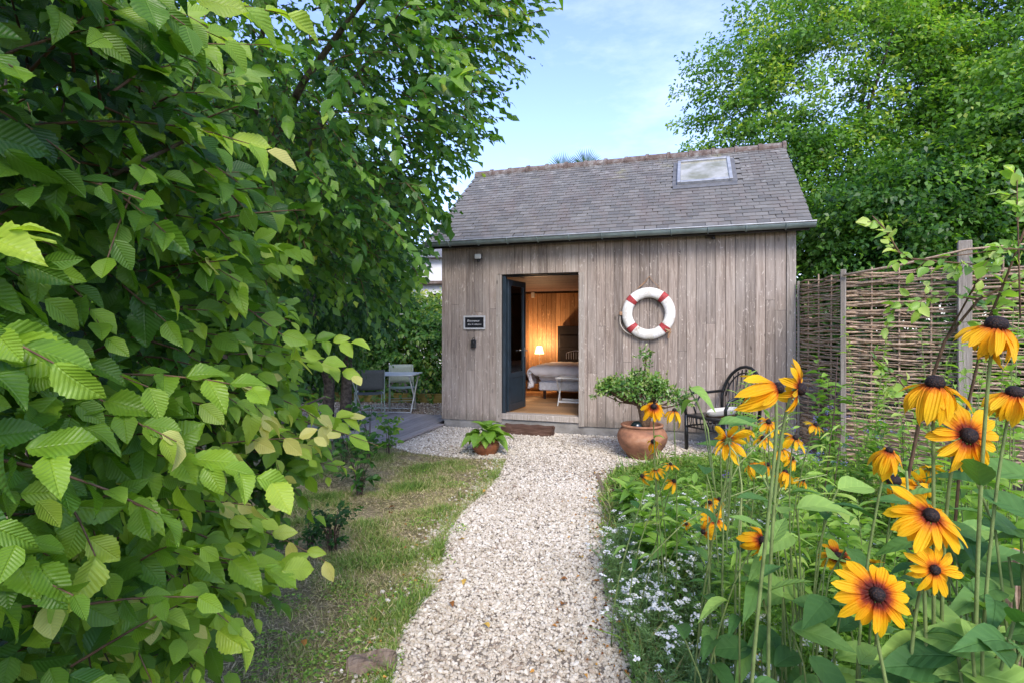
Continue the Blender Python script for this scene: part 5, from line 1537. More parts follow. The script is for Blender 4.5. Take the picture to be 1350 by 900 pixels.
# right trees
def big_tree(label, c, r, base, ncl, rg, leaf=.085, tint=.4, h=3.0, r0=.2, nper=64, cond=lambda d: d[1] < .35, layers=True, lo=.62, name='broadleaf_tree'):
    b_ = thing(name, label, 'tree', base, group=None)
    cl = ell(c, r, ncl, rg, lo, 1.04, cond)
    Ps, As, Ns, Ts = [], [], [], []
    for (p, d) in cl:
        if p[2] < .3: continue
        n = int(nper * rg.uniform(.6, 1.3)); R1 = rg.uniform(.3, .62)
        out = norm((d * np.array([1, 1, 0]) + rg.normal(0, .35, 3) * np.array([1, 1, 0]))[None])[0]
        sd_ = np.array([-out[1], out[0], 0])
        u = rg.uniform(-1, 1, n); v = rg.uniform(-1, 1, n) * (1 - .5 * np.abs(u))
        rr_ = .16 * rg.normal(0, 1, n)
        q = p + out * (u * R1)[:, None] + sd_ * (v * R1 * .75)[:, None] + np.array([0, 0, 1]) * (rr_ * .45 - .28 * R1 * (np.maximum(u, 0) ** 2) - .2 * R1 * v ** 2)[:, None]
        Ps.append(q); As.append(out * .6 + sd_ * (v * .8)[:, None] + rg.normal(0, .45, (n, 3)) + np.array([0, 0, -.3]))
        Ns.append(np.array([0, 0, .75]) + out * .35 + rg.normal(0, .42, (n, 3)))
        Ts.append(np.clip(tint + rg.normal(0, .17) + .35 * (u > .3) * rg.uniform(0, 1, n) * .6 + rg.normal(0, .1, n) + .05 * (q[:, 2] - c[2]) / r[2], 0, .96))  # lighter tips; cluster tint spread stands in for layered highlights and dark gaps
    P, As, Ns, Ts = map(np.concatenate, (Ps, As, Ns, Ts)); ok = outside_house(P); P, As, Ns, Ts = P[ok], [As[ok]], [Ns[ok]], [Ts[ok]]; n = len(P)
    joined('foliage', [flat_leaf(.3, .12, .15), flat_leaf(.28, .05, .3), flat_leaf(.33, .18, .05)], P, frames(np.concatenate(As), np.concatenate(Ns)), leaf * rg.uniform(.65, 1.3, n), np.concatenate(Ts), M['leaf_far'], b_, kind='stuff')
    tips = [tuple(np.array(c) + (q[0] - np.array(c)) * .9) for q in cl[::max(1, len(cl) // 14)]]
    branchy(b_, base, tips, r0, M['bark'], 'trunk', (0.1, -.2, 0), 3, h)
    return b_
rg_ = np.random.default_rng(77)
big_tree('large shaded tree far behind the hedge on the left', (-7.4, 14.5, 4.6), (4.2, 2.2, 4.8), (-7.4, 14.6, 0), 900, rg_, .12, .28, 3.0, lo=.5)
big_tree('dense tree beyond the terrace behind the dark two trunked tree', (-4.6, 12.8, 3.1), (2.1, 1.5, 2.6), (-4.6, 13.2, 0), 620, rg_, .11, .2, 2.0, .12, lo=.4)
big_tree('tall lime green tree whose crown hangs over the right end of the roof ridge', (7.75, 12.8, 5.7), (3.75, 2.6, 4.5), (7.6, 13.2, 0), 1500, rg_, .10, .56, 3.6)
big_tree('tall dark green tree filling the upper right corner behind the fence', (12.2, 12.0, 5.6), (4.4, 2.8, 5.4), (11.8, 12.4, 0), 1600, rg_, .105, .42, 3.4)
big_tree('lower shaded tree right behind the wattle fence', (7.7, 9.6, 2.5), (3.3, 1.5, 2.3), (7.6, 9.9, 0), 800, rg_, .095, .22, 1.4, .12)  # shade behind the fence is put into the darker leaf tint
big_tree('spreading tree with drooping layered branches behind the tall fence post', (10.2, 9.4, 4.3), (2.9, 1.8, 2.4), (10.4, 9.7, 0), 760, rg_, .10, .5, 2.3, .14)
big_tree('slim tree just behind the right gable of the garden house', (6.1, 11.0, 3.3), (1.7, 1.2, 2.6), (6.3, 11.2, 0), 480, rg_, .09, .34, 1.8, .1)

# palm behind the roof
pb_ = AT(757, 214, 13.0)
pm = thing('fan_palm', 'fan palm whose spiky fronds just show above the roof ridge', 'palm', (pb_.x, 13.0, 0))
MB().tube([(0, 0, 0), (.03, 0, 2.4), (0, 0, pb_.z - .55)], [.13, .12, .11], 10).obj('trunk', M['bark'], pm, True)
for (dx, dz, rot, n_) in ((-.27, -.22, 8, 26), (.27, -.12, -6, 26), (-.6, -.6, 50, 22), (.7, -.6, -55, 22), (0, -.7, 0, 24)):
    mb = MB(); c = Vector((dx, -.05 * n_ / 24, pb_.z + dz)); vs, fs = [], []
    MB_ = MB(); MB_.tube([(0, 0, pb_.z - .6), tuple(c)], .012, 5)
    for q in range(n_):
        a = R(90 + rot + (q - (n_ - 1) / 2) * 6.6); l_ = .46 * (1 - .12 * abs(q - n_ / 2) / n_)
        d_ = Vector((math.cos(a), .12 * math.sin(q), math.sin(a))); s2 = Vector((-d_.z, 0, d_.x)) * .011
        b_ = len(vs); vs += [c - s2 * .5, c + s2 * .5, c + d_ * l_ * .6 + s2 + Vector((0, .012, 0)), c + d_ * l_, c + d_ * l_ * .6 - s2 + Vector((0, .012, 0)), c + d_ * l_ * .5]
        fs += [(b_, b_ + 5, b_ + 4), (b_ + 5, b_ + 3, b_ + 4), (b_, b_ + 1, b_ + 5), (b_ + 1, b_ + 2, b_ + 5), (b_ + 5, b_ + 2, b_ + 3)]
    MB_.add(vs, fs); MB_.obj('frond', M['palm'], pm)

# ------------------------------------------------------------------ SMALL PLANTS IN THE LAWN
def sapling(name, label, px, py, h, spread, nst, leaf, tint, rg, m='leaf_tree', cat='shrub', hi=True):
    x, y = G(px, py); b_ = thing(name, label, cat, (x, y, 0))
    mb = MB(); O, Dd = [], []
    for k in range(nst):
        a = rg.uniform(0, 2 * PI); q = rg.uniform(.3, 1) * spread; hh = h * rg.uniform(.65, 1)
        tip = Vector((q * math.cos(a), q * math.sin(a), hh)); md = Vector((tip.x * .35, tip.y * .35, hh * .55))
        mb.tube([(.02 * math.cos(a), .02 * math.sin(a), 0), md, tip], [.0045, .0035, .0015], 5, cap=False)
        for j in range(4):
            p = md.lerp(tip, j / 3.2) if j else md * rg.uniform(.3, .9)
            O.append((x + p.x, y + p.y, p.z)); Dd.append((math.cos(a) * .5 + rg.normal(0, .6), math.sin(a) * .5 + rg.normal(0, .6), .5))
    P, Mx, S, T, tw = sprays(np.array(O), np.array(Dd), 6, leaf, leaf * .5, np.array([0, -.7, .6]), rg, .2, .6, 60, .4, tint, .2)
    joined('foliage', MID, P, Mx, S, T, M[m], b_, kind='stuff'); mb.obj('stems', M['redstem'], b_, True)
    return b_
sg_ = np.random.default_rng(8)
sapling('young_shrub', 'young many stemmed shrub standing in the lawn before the deck', 474, 655, .62, .24, 9, .075, .3, sg_)
sapling('young_shrub', 'small dark glossy shrub low in the lawn nearest the hedge', 438, 728, .32, .15, 12, .038, .08, sg_)
sapling('young_shrub', 'tiny dark shrub beside the low glossy one at the hedge foot', 408, 725, .2, .1, 7, .036, .12, sg_)
sapling('young_shrub', 'light green sapling at the near edge of the deck', 512, 600, .45, .12, 5, .075, .62, sg_)
sapling('young_shrub', 'tall thin leafy sapling in front of the deck and garden chair', 487, 606, .75, .14, 4, .075, .45, sg_)
sapling('young_shrub', 'leafy sapling between the deck and the hedge', 455, 612, .6, .25, 7, .07, .25, sg_)
x_, y_ = G(366, 742)
pl = thing('plant_label', 'small white pointed plant label stuck in the lawn', 'plant label', (x_, y_, 0)); MB().box(-.014, .014, -.001, .001, 0, .07, 0).obj('tag', M['white'], pl)
# stone at the lower left of the path
x_, y_ = G(492, 880)
sn = thing('flat_stone', 'flat brown stone half buried where lawn and gravel meet', 'stone', (x_, y_, 0)); rough_box(.22, .13, .045, M['edging'], 'stone', sn, 4, .012, 3)
# fallen leaves
fl_pts = [(516, 681, 'rust brown dead leaf at the left edge of the path'), (612, 716, 'ochre dead leaf in the middle of the path nearest the house'), (614, 770, 'orange yellow dead leaf in the middle of the path'), (585, 771, 'small tan dead leaf left of the orange yellow one'),
          (592, 801, 'curled brown dead leaf on the left of the path'), (645, 835, 'bright yellow dead leaf lowest on the path'), (493, 827, 'orange dead leaf on the lawn close to the path'), (399, 852, 'orange dead leaf on the lawn near the hedge foot'),
          (740, 805, 'thin brown dead leaf right of centre on the path'), (748, 770, 'reddish dead leaf near the right edge of the path'), (640, 650, 'pale beige dead leaf by the bend of the path'), (738, 868, 'small tan dead leaf at the bottom of the path'), (768, 741, 'ochre dead leaf beside the flower bed edge'), (520, 672, 'pale crumpled dead leaf in the grass above the rust brown one')]
lr_ = np.random.default_rng(4)
for i, (a, b, lab) in enumerate(fl_pts):
    x_, y_ = G(a, b); tp = leaf_template(6, 2, .33, .3, .3, 0, .05, .42, wave=.06)
    me = np_mesh('fallen_leaf', tp[0], tp[1], M['litter'], tp[2], np.full(len(tp[0]), .9 if 'yellow' in lab or 'ochre' in lab else (.45 if 'orange' in lab else .15 + .6 * ('beige' in lab or 'tan' in lab))))
    o = link('fallen_leaf', me, None, lab, 'leaf', 'fallen leaves on path and lawn'); q = lr_.uniform(.035, .055)
    o.location = (x_, y_, .034); o.scale = (q, q, q); o.rotation_euler = (lr_.uniform(-.3, .3), lr_.uniform(-.3, .3), lr_.uniform(0, 6))

# ------------------------------------------------------------------ FLOWER BED: low cover, alyssum, grasses
bg_ = np.random.default_rng(91)
bed_poly = [G(845, 930), G(826, 830), G(803, 760), G(794, 710), G(790, 655), G(806, 628), G(872, 614), G(985, 609), (3.4, 6.1), (4.3, 5.3), (5.2, 4.5), (5.2, 2.0), (1.5, 1.2), (.5, 1.3)]
def cover(name, label, poly, n, zmax, size, m, tint, tpl=None, tilt=.7, noise=.5, thr=-1, seed=0, cat='plants', tsd=.15, hf=None):
    p = sample_poly(poly, n, bg_); nn_ = vnoise(np.column_stack([p, p[:, 0] * 0]), 1.6, seed) + .5 * vnoise(np.column_stack([p, p[:, 0] * 0]), 5, seed + 2)
    k = nn_ > thr; p, nn_ = p[k], nn_[k]; n = len(p)
    hh = zmax * np.clip(.55 + noise * nn_, .1, 1.4)
    z = .01 + hh * bg_.uniform(size=n) ** .6
    T = np.clip(tint + .18 * nn_ + bg_.normal(0, tsd, n) + .12 * (z / (zmax + .01) - .5), 0, .96)
    return joined(name, tpl or LOW, np.column_stack([p, z]), rand_rot(n, bg_, tilt), size * bg_.uniform(.5, 1.5, n), T, M[m], kind='stuff', label=label, cat=cat)
cover('ground_cover', 'low mixed green leaves covering the flower bed', bed_poly, 34000, .09, .03, 'leaf_bed', .5, thr=.0, noise=.9)
cover('ground_cover', 'low broad leaves at the back edge of the bed by the gravel', [G(800, 640), G(815, 622), G(880, 608), G(1000, 603), G(1060, 620), G(980, 650), G(860, 655)], 4200, .13, .045, 'leaf_bed', .5, thr=-.9, noise=.5, seed=4)
# grass-like blades through the bed
p = sample_poly(bed_poly, 14000, bg_); n = len(p); q = vnoise(np.column_stack([p, p[:, 0] * 0]), 1.3, 6)
joined('grass', BL, np.column_stack([p, np.full(n, .0)]), rand_rot(n, bg_, .3), np.clip(.12 + .07 * q, .04, .24) * bg_.uniform(.5, 1.4, n), np.clip(.35 + .2 * q + bg_.normal(0, .18, n), 0, 1), M['grass'], kind='stuff', label='wispy grass and thin stems growing through the flower bed', cat='grass')

def stems_field(poly, n, h, rg, lean=.25, seg=4):
    """thin curved stems, returns polylines"""
    p = sample_poly(poly, n, rg); out = []
    for x, y in p:
        hh = h * rg.uniform(.55, 1.15); lx, ly = rg.normal(0, lean * hh), rg.normal(0, lean * hh)
        t_ = np.linspace(0, 1, seg + 1)[:, None]
        out.append(np.array([x, y, 0]) + t_ * np.array([0, 0, hh]) + t_ ** 2 * np.array([lx, ly, -.08 * hh]))
    return out
def fine_plants(name, label, cat, poly, n, h, rg, leaf, per, lm, tint, flower=None, fn=14, fr=.014, fs=.006, fprob=.6, angle=50, tpl=None, lean=.25, r=.0016, stem='stem', kind='stuff', up=.3):
    st_ = stems_field(poly, n, h, rg, lean)
    Ps, As, Ns, Ts = [], [], [], []
    for s_ in st_:
        t_ = rg.uniform(.08, .97, per) * (len(s_) - 1); i0 = t_.astype(int); f_ = (t_ - i0)[:, None]
        q = s_[i0] * (1 - f_) + s_[np.minimum(i0 + 1, len(s_) - 1)] * f_
        a = rg.uniform(0, 2 * PI, per); e = rg.uniform(.1, .9, per)
        ax = np.column_stack([np.cos(a) * np.cos(e), np.sin(a) * np.cos(e), np.sin(e) * (.2 + up)])
        Ps.append(q); As.append(ax); Ns.append(np.array([0, 0, 1.0]) + rg.normal(0, .4, (per, 3))); Ts.append(np.clip(rg.normal(tint, .14, per), 0, .96))
    P, A_, N_2, T_2 = map(np.concatenate, (Ps, As, Ns, Ts))
    V, Fc, U, TT = scatter(tpl or [flat_leaf(.09, .03, .2)], P, frames(A_, N_2), leaf * rg.uniform(.5, 1.4, len(P)), T_2)
    mb = MB()
    for s_ in st_: mb.tube(s_, [r * (1.2 - .6 * i / len(s_)) for i in range(len(s_))], 3, cap=False)
    # combine stems + leaves into one object with two materials
    q4 = np.array([list(f) if len(f) == 4 else list(f) + [f[-1]] for f in mb.f], int)
    me = np_mesh(name, np.vstack([V, np.array(mb.v)]), np.vstack([Fc, q4 + len(V)]), lm, np.vstack([U, np.zeros((len(mb.v), 2))]), np.concatenate([TT, np.full(len(mb.v), .4)]))
    o = link(name, me, None, label, cat, kind=kind)
    if flower:
        FP_, FT = [], []
        for s_ in st_:
            if rg.uniform() > fprob * (1.9 if math.sin(s_[0][0] * 9 + 2 * math.sin(s_[0][1] * 5)) + math.sin(s_[0][1] * 7 + s_[0][0] * 4) > .1 else .25): continue
            c = s_[-1]; k = int(fn * rg.uniform(.5, 1.5)); d = norm(rg.normal(0, 1, (k, 3))) * rg.uniform(.5, 1, (k, 1)) * fr * np.array([1, 1, .6]) * rg.uniform(.6, 1.4)
            FP_.append(c + d); FT.append(rg.uniform(0, 1, k))
        FPp = np.concatenate(FP_); k = len(FPp)
        fo = joined(name.replace('plants', '') + 'blossom', [flat_leaf(.45, .1, 0)], FPp, rand_rot(k, rg, .8), fs * rg.uniform(.7, 1.4, k), np.concatenate(FT), M[flower], kind='stuff', label=label.split(' with')[0] + ' blossoms', cat='flowers')
    return o
al_poly = [G(838, 925), G(815, 850), G(795, 780), G(800, 740), G(830, 700), G(880, 690), G(960, 720), G(985, 800), (1.2, 2.2), (.9, 1.7), (.55, 1.8)]
fine_plants('alyssum_plants', 'bushy fine green stems edging the path with tiny white flower heads', 'alyssum', al_poly, 1700, .29, bg_, .03, 18, M['leaf_fine'], .5, 'whitefl', 16, .014, .0115, .5)
fine_plants('alyssum_plants', 'looser white flowered stems in the middle of the bed with small white heads', 'alyssum', [G(960, 800), G(930, 700), G(1000, 680), G(1110, 690), G(1150, 800), (1.9, 2.0), (1.1, 2.0)], 480, .27, bg_, .03, 16, M['leaf_fine'], .45, 'whitefl', 12, .013, .010, .45)
fine_plants('feathery_plants', 'feathery upright green foliage at the front of the flower bed', 'plants', [(.95, 2.1), (.82, 2.7), (1.25, 2.8), (1.5, 2.1)], 190, .42, bg_, .04, 46, M['leaf_bed'], .38, None, angle=30, lean=.12)
fine_plants('wild_plants', 'tangle of mixed green stems in the middle of the flower bed', 'plants', [G(830, 700), G(815, 640), G(900, 625), G(1050, 640), G(1250, 680), (4.2, 4.6), (3.6, 3.0), (1.3, 3.0)], 900, .3, bg_, .045, 14, M['leaf_bed'], .42, None, tpl=[flat_leaf(.2, .08, .2), flat_leaf(.12, .03, .3)], lean=.5)
fine_plants('wild_plants', 'fine mixed leafy stems filling the right foreground of the bed', 'plants', [(1.0, 2.2), (1.2, 3.2), (2.6, 3.4), (3.2, 2.4), (2.4, 1.5), (1.4, 1.3)], 620, .5, bg_, .05, 18, M['leaf_bed'], .5, None, tpl=[flat_leaf(.2, .08, .2), flat_leaf(.13, .03, .3)], lean=.3)
fine_plants('sedum_plants', 'low plants with small pink flower heads far right in the bed', 'sedum', [G(1090, 650), G(1160, 640), G(1300, 650), G(1340, 700), G(1180, 700)], 110, .2, bg_, .035, 14, M['leaf_bed'], .5, 'pinkfl', 26, .024, .008, .4)

# dead stalk litter on the soil
p = sample_poly(bed_poly, 3500, bg_); n = len(p)
ax = np.column_stack([bg_.normal(0, 1, (n, 2)), bg_.normal(0, .12, n)])
joined('straw', [flat_leaf(.03, .0, .05)], np.column_stack([p, bg_.uniform(.01, .08, n)]), frames(ax, np.array([0, 0, 1.0]) + bg_.normal(0, .3, (n, 3))), bg_.uniform(.04, .16, n), bg_.uniform(.7, 1, n), M['grass'], kind='stuff', label='dry straw coloured stalks lying on the bed soil', cat='straw')

# taller individual perennials
def perennial(name, label, cat, x, y, h, spread, nst, leaf, w, lm, tint, rg, per=16, flower=None, fcount=1, fr=.02, fs=.01, stem='stem', elong=.35, droop=.35, group=None):
    b_ = thing(name, label, cat, (x, y, 0), group=group)
    mb = MB(); Ps, As, Ns, Ts, FPs = [], [], [], [], []
    for k in range(nst):
        a = rg.uniform(0, 2 * PI); q = spread * rg.uniform(.2, 1); hh = h * rg.uniform(.6, 1.05)
        s_ = np.array([[.05 * math.cos(a) + q * math.cos(a) * t_ ** 1.5, .05 * math.sin(a) + q * math.sin(a) * t_ ** 1.5, hh * t_] for t_ in np.linspace(0, 1, 6)])
        mb.tube(s_, [.004 - .0005 * i for i in range(6)], 5, cap=False)
        per = max(per, 30)
        t_ = np.linspace(.3, 4.97, per) + rg.uniform(-.1, .1, per); t_ = np.clip(t_, 0, 4.99); i0 = t_.astype(int); f_ = (t_ - i0)[:, None]
        P = s_[i0] * (1 - f_) + s_[i0 + 1] * f_
        aa = np.arange(per) * 2.4 + rg.uniform(0, 6)
        el = rg.uniform(.1, .9, per)
        Ps.append(P + np.array([x, y, 0])); As.append(np.column_stack([np.cos(aa) * np.cos(el), np.sin(aa) * np.cos(el), np.sin(el)])); Ns.append(np.array([0, 0, 1.0]) + rg.normal(0, .3, (per, 3)))
        Ts.append(np.clip(rg.normal(tint, .12, per) + .12 * (t_ / 5 - .5), 0, .96))
        for _ in range(fcount): FPs.append(s_[-1] + rg.normal(0, .03 if fcount > 1 else .005, 3) + np.array([x, y, 0]))
    P, A_, N_2, T_2 = map(np.concatenate, (Ps, As, Ns, Ts))
    tp = [leaf_template(5, 2, w, .2, droop, 0, 0, elong), leaf_template(5, 2, w * .9, .3, droop * 1.6, 0, 0, elong)]
    joined('foliage', tp, P, frames(A_, N_2), leaf * rg.uniform(.55, 1.25, len(P)), T_2, lm, b_, kind='stuff')
    mb.obj('stems', M[stem], b_, True)
    if flower:
        k = 26; FPs = np.array(FPs)[rg.uniform(size=len(FPs)) < .8]
        q = (FPs[:, None, :] + norm(rg.normal(0, 1, (len(FPs), k, 3))) * fr * np.array([1, 1, .7])).reshape(-1, 3)
        joined('blossoms', [flat_leaf(.3, .1, 0)], q, rand_rot(len(q), rg, .8), fs * rg.uniform(.7, 1.3, len(q)), rg.uniform(0, 1, len(q)), M[flower], b_, kind='stuff')
    return b_
LB = M['leaf_bed']
def atp(px, py, Y): v = AT(px, py, Y); return v.x, v.y, v.z
for (px, Y, top, nst, sp, leaf, w, tint, fl, lab, nm, cat) in (
    (990, 4.8, 520, 9, .16, .10, .12, .55, None, 'tall narrow leaved green plant in front of the armchair', 'leafy_perennial', 'plant'),
    (1010, 4.9, 500, 8, .25, .11, .10, .62, None, 'tall pale green willow leaved plant beside the armchair back', 'leafy_perennial', 'plant'),
    (1120, 4.4, 545, 9, .32, .10, .17, .40, 'bluefl', 'bushy plant dotted with small blue flowers in front of the wattle fence', 'blue_flower_plant', 'flower plant'),
    (1070, 4.2, 560, 8, .25, .09, .14, .45, 'bluefl', 'leafy plant with a few blue flowers behind the twin golden blooms', 'blue_flower_plant', 'flower plant'),
    (990, 3.9, 580, 6, .14, .07, .14, .4, 'purplefl', 'small plant with deep purple flowers behind the bending stems', 'purple_flower_plant', 'flower plant'),
    (1095, 5.1, 470, 5, .12, .12, .24, .35, None, 'dark broad leaved stalk rising in front of the thin fence post', 'leafy_perennial', 'plant'),
    (1150, 4.6, 490, 5, .2, .06, .10, .75, None, 'pale feathery grey green sprays against the wattle fence', 'feathery_sprays', 'plant'),
    (1195, 4.0, 560, 8, .3, .12, .16, .35, None, 'spreading dark green plant at the foot of the wattle fence', 'leafy_perennial', 'plant'),
    (1290, 3.4, 520, 8, .3, .08, .25, .5, None, 'leafy shrub growing behind the front golden flowers at the grey post', 'leafy_perennial', 'plant'),
    (1335, 2.7, 560, 8, .25, .09, .25, .45, None, 'leafy plant at the right edge of the photo below the arching canes', 'leafy_perennial', 'plant'),
    (1225, 3.5, 600, 8, .28, .10, .18, .42, None, 'bushy green plant between the fence and the front golden flowers', 'leafy_perennial', 'plant'),
    (895, 4.6, 665, 7, .2, .09, .26, .5, None, 'low leafy plant in the bed just before the terracotta urn', 'leafy_perennial', 'plant'),
    (845, 4.2, 640, 6, .16, .13, .22, .35, None, 'broad leaved plant near the wooden edging strip', 'leafy_perennial', 'plant'),
    (870, 3.3, 660, 6, .16, .14, .2, .4, None, 'broad drooping leaves rising above the white alyssum at the path', 'leafy_perennial', 'plant'),
    (1060, 3.5, 640, 7, .25, .10, .16, .48, None, 'mid green plant in the middle of the bed below the blue flowers', 'leafy_perennial', 'plant'),
    (1180, 3.0, 690, 7, .25, .08, .2, .45, None, 'low green plant behind the lowest front golden flower', 'leafy_perennial', 'plant'),
    (1250, 3.1, 450, 9, .25, .06, .26, .66, None, 'airy yellow green plant in front of the fence left of the thick post', 'leafy_perennial', 'plant'),
    (1325, 2.6, 400, 9, .28, .06, .26, .64, None, 'tall airy yellow green plant to the right of the thick post', 'leafy_perennial', 'plant'),
    (1140, 4.9, 430, 8, .22, .07, .22, .55, None, 'bright twiggy plant climbing in front of the wattle fence right of the thin post', 'leafy_perennial', 'plant'),
    (1210, 4.2, 440, 8, .25, .06, .26, .6, None, 'small leaved light green plant in front of the fence before the thick post', 'leafy_perennial', 'plant'),
    (1300, 3.9, 430, 9, .3, .07, .24, .55, None, 'leafy plant reaching up in front of the thick grey post', 'leafy_perennial', 'plant'),
    (1345, 3.3, 470, 9, .3, .08, .2, .5, None, 'tall leafy plant at the far right in front of the fence', 'leafy_perennial', 'plant'),
    (1045, 3.3, 570, 9, .22, .10, .11, .66, None, 'pale narrow leaved plant around the stems of the twisted golden pair', 'leafy_perennial', 'plant'),
    (1085, 2.7, 640, 8, .2, .11, .2, .52, None, 'bushy green plant left of the lowest large golden flower', 'leafy_perennial', 'plant'),
    (1010, 2.5, 700, 8, .18, .10, .18, .56, None, 'leafy plant around the drooping orange flower', 'leafy_perennial', 'plant'),
    (1160, 2.3, 640, 8, .2, .10, .2, .5, None, 'leafy plant behind the sparse flower with the tall black cone', 'leafy_perennial', 'plant'),
    (1290, 2.1, 600, 8, .2, .10, .22, .5, None, 'leafy plant directly behind the wide open golden flower', 'leafy_perennial', 'plant'),
    (900, 3.6, 640, 7, .16, .10, .18, .6, None, 'light green plant right of the path among the first white blossoms', 'leafy_perennial', 'plant'),
    (1110, 5.4, 580, 8, .3, .09, .2, .5, None, 'low bushy plant on the soil at the back of the bed by the fence', 'leafy_perennial', 'plant'),
    (960, 3.0, 690, 6, .2, .08, .13, .5, None, 'thin leaved plant amid the white flowers below the orange blooms', 'leafy_perennial', 'plant'),
):
    x_, y_, z_ = atp(px, top, Y)
    perennial(nm, lab, cat, x_, y_, max(.2, z_), sp, nst, leaf, w, LB, tint, bg_, flower=fl, fcount=3 if fl else 1, stem='redstem' if 'dark' in lab else 'stem')

# ------------------------------------------------------------------ GOLDEN CONEFLOWERS
fg = random.Random(17)
PET = [leaf_template(8, 4, .155, .12, dr, .0, 0, .62, tip=.55, wave=wv, twist=tw_) for dr, wv, tw_ in ((.08, .01, 0), (.22, .015, .3), (.45, .01, -.3), (.85, .02, .2))]
def frac_mesh(tp, name, m, red=None):
    return np_mesh(name, tp[0], tp[1], m, tp[2], None)
PETM = [frac_mesh(t_, 'petal', M['petal']) for t_ in PET]
RL = [leaf_template(14, 6, .2, .22, .35, .008, 0, .42, npleat=6), leaf_template(14, 6, .17, .3, .7, .008, 0, .4, npleat=6, wave=.02), leaf_template(14, 6, .23, .15, .2, .008, 0, .45, npleat=5, twist=.2)]
RLM = [np_mesh('leaf', t_[0], t_[1], M['leaf_rud'], t_[2], np.full(len(t_[0]), .0)) for t_ in RL]
def cone_mesh(r, h, m):
    mb = MB(); n_ = 16; prof = [(r * .8, -.002), (r, h * .25), (r * .95, h * .55), (r * .75, h * .85), (r * .4, h), (r * .05, h * 1.02)]
    mb.lathe(prof, n_, wob=.03); return mb.mesh('cone', m, True)
def orient(axis, normal):
    a = Vector(axis).normalized(); n_ = Vector(normal); n_ = (n_ - a * n_.dot(a)).normalized(); s_ = a.cross(n_)
    return Matrix((s_, a, n_)).transposed()
def coneflower(px, py, dpx, face, droop, label, red=-.05, D=.125, npet=(16, 14), green=False, leaves=4, base_dx=0.0, name='golden_coneflower', stemr=.0029, lmin=.08, lmax=.14, sector=None, bend=None, stem='stem', conek=1.0, zlow=.35, base_dy=0.05):
    if dpx < 60: D = D * 1.2; stemr = .0024; base_dx += fg.uniform(-.16, .16); base_dy += fg.uniform(-.05, .25)
    Y = D * F / dpx; H = AT(px, py, Y)
    base = Vector((H.x + base_dx, Y + base_dy, 0))
    root = thing(name, label, 'flower', base, 0, 'golden coneflowers in the bed')
    hl = H - base
    n_ = Vector(face).normalized()
    # stem: grows up and ends along -n
    back = hl - n_ * (.006 * 1)
    ctrl = hl - n_ * .07 + Vector((0, 0, -.03))
    if bend: ctrl = hl + Vector(bend)
    pts = []
    p0, p1, p2, p3 = Vector((0, 0, 0)), Vector((base_dx * -.1 + fg.uniform(-.12, .12), fg.uniform(-.1, .1), ctrl.z * .6)), ctrl, back
    for i in range(15):
        t_ = i / 14; pts.append(p0 * (1 - t_) ** 3 + p1 * 3 * t_ * (1 - t_) ** 2 + p2 * 3 * t_ * t_ * (1 - t_) + p3 * t_ ** 3)
    MB().tube(pts, [stemr * (1.5 - .6 * i / 14) for i in range(15)], 7).obj('stem', M[stem], root, True)
    R_ = D / 2
    cr_ = R_ * .2 * conek
    hd = link('flower_head', cone_mesh(cr_, cr_ * 1.15, M['gcone'] if green else M['cone']), root)
    e1 = n_.orthogonal().normalized(); e2 = n_.cross(e1)
    m4 = Matrix((e1, e2, n_)).transposed().to_4x4(); m4.translation = hl
    hd.matrix_local = m4
    inv = m4.inverted()
    MBs = []
    for ring, cnt in enumerate(npet):
        for k in range(cnt):
            a = 2 * PI * (k + ring * .5) / cnt + fg.uniform(-.14, .14)
            if sector is not None and fg.random() < .8:
                # keep only petals whose direction is inside the sector (screen angle)
                dvec = e1 * math.cos(a) + e2 * math.sin(a)
                if dvec.dot(Vector(sector)) < -.1: continue
            ph = droop + ring * .25 + fg.uniform(-.24, .24)
            rad = Vector((math.cos(a), math.sin(a), 0)); zz = Vector((0, 0, 1))
            ax = rad * math.cos(ph) - zz * math.sin(ph); nr = zz * math.cos(ph) + rad * math.sin(ph)
            ax = ax + Vector((fg.uniform(-.16, .16), fg.uniform(-.16, .16), fg.uniform(-.1, .1)))
            L_ = (R_ - cr_ * .6) * fg.uniform(.78, 1.14) * (1.05 - ring * .2)
            mm = orient(ax, nr + Vector((fg.uniform(-.2, .2), fg.uniform(-.2, .2), 0))).to_4x4() @ Matrix.Diagonal((L_ * fg.uniform(.85, 1.35), L_, L_ * fg.uniform(.8, 2.2), 1))
            mm.translation = rad * cr_ * .75 + zz * (cr_ * .12 - ring * .0015)
            vi = min(3, max(0, int(ph * 1.7 + fg.uniform(0, 1.6))))
            if dpx >= 32:
                o = link('petal', PETM[vi], hd, mat=mm); o['red'] = float(red)
            else:
                MBs.append((vi, mm))
    if MBs:
        mb = MB(); uv = []
        for vi, mm in MBs:
            V, Fc, U = PET[vi]; mb.add([mm @ Vector(v) for v in V], [tuple(f) for f in Fc]); uv.append(U)
        me = np_mesh('petals', np.array([tuple(v) for v in mb.v]), np.array(mb.f), M['petal'], np.concatenate(uv), None)
        o = link('petals', me, hd); o['red'] = float(red)
    # sepals
    sp_ = MB()
    for k in range(8):
        a = 2 * PI * k / 8; rad = Vector((math.cos(a), math.sin(a), 0)); tg = Vector((-rad.y, rad.x, 0))
        sp_.add([rad * .003 + tg * .004 - Vector((0, 0, .003)), rad * .003 - tg * .004 - Vector((0, 0, .003)), rad * .02 - Vector((0, 0, .008 + droop * .01))], [(0, 1, 2)])
    sp_.obj('sepals', M['stem'], hd)
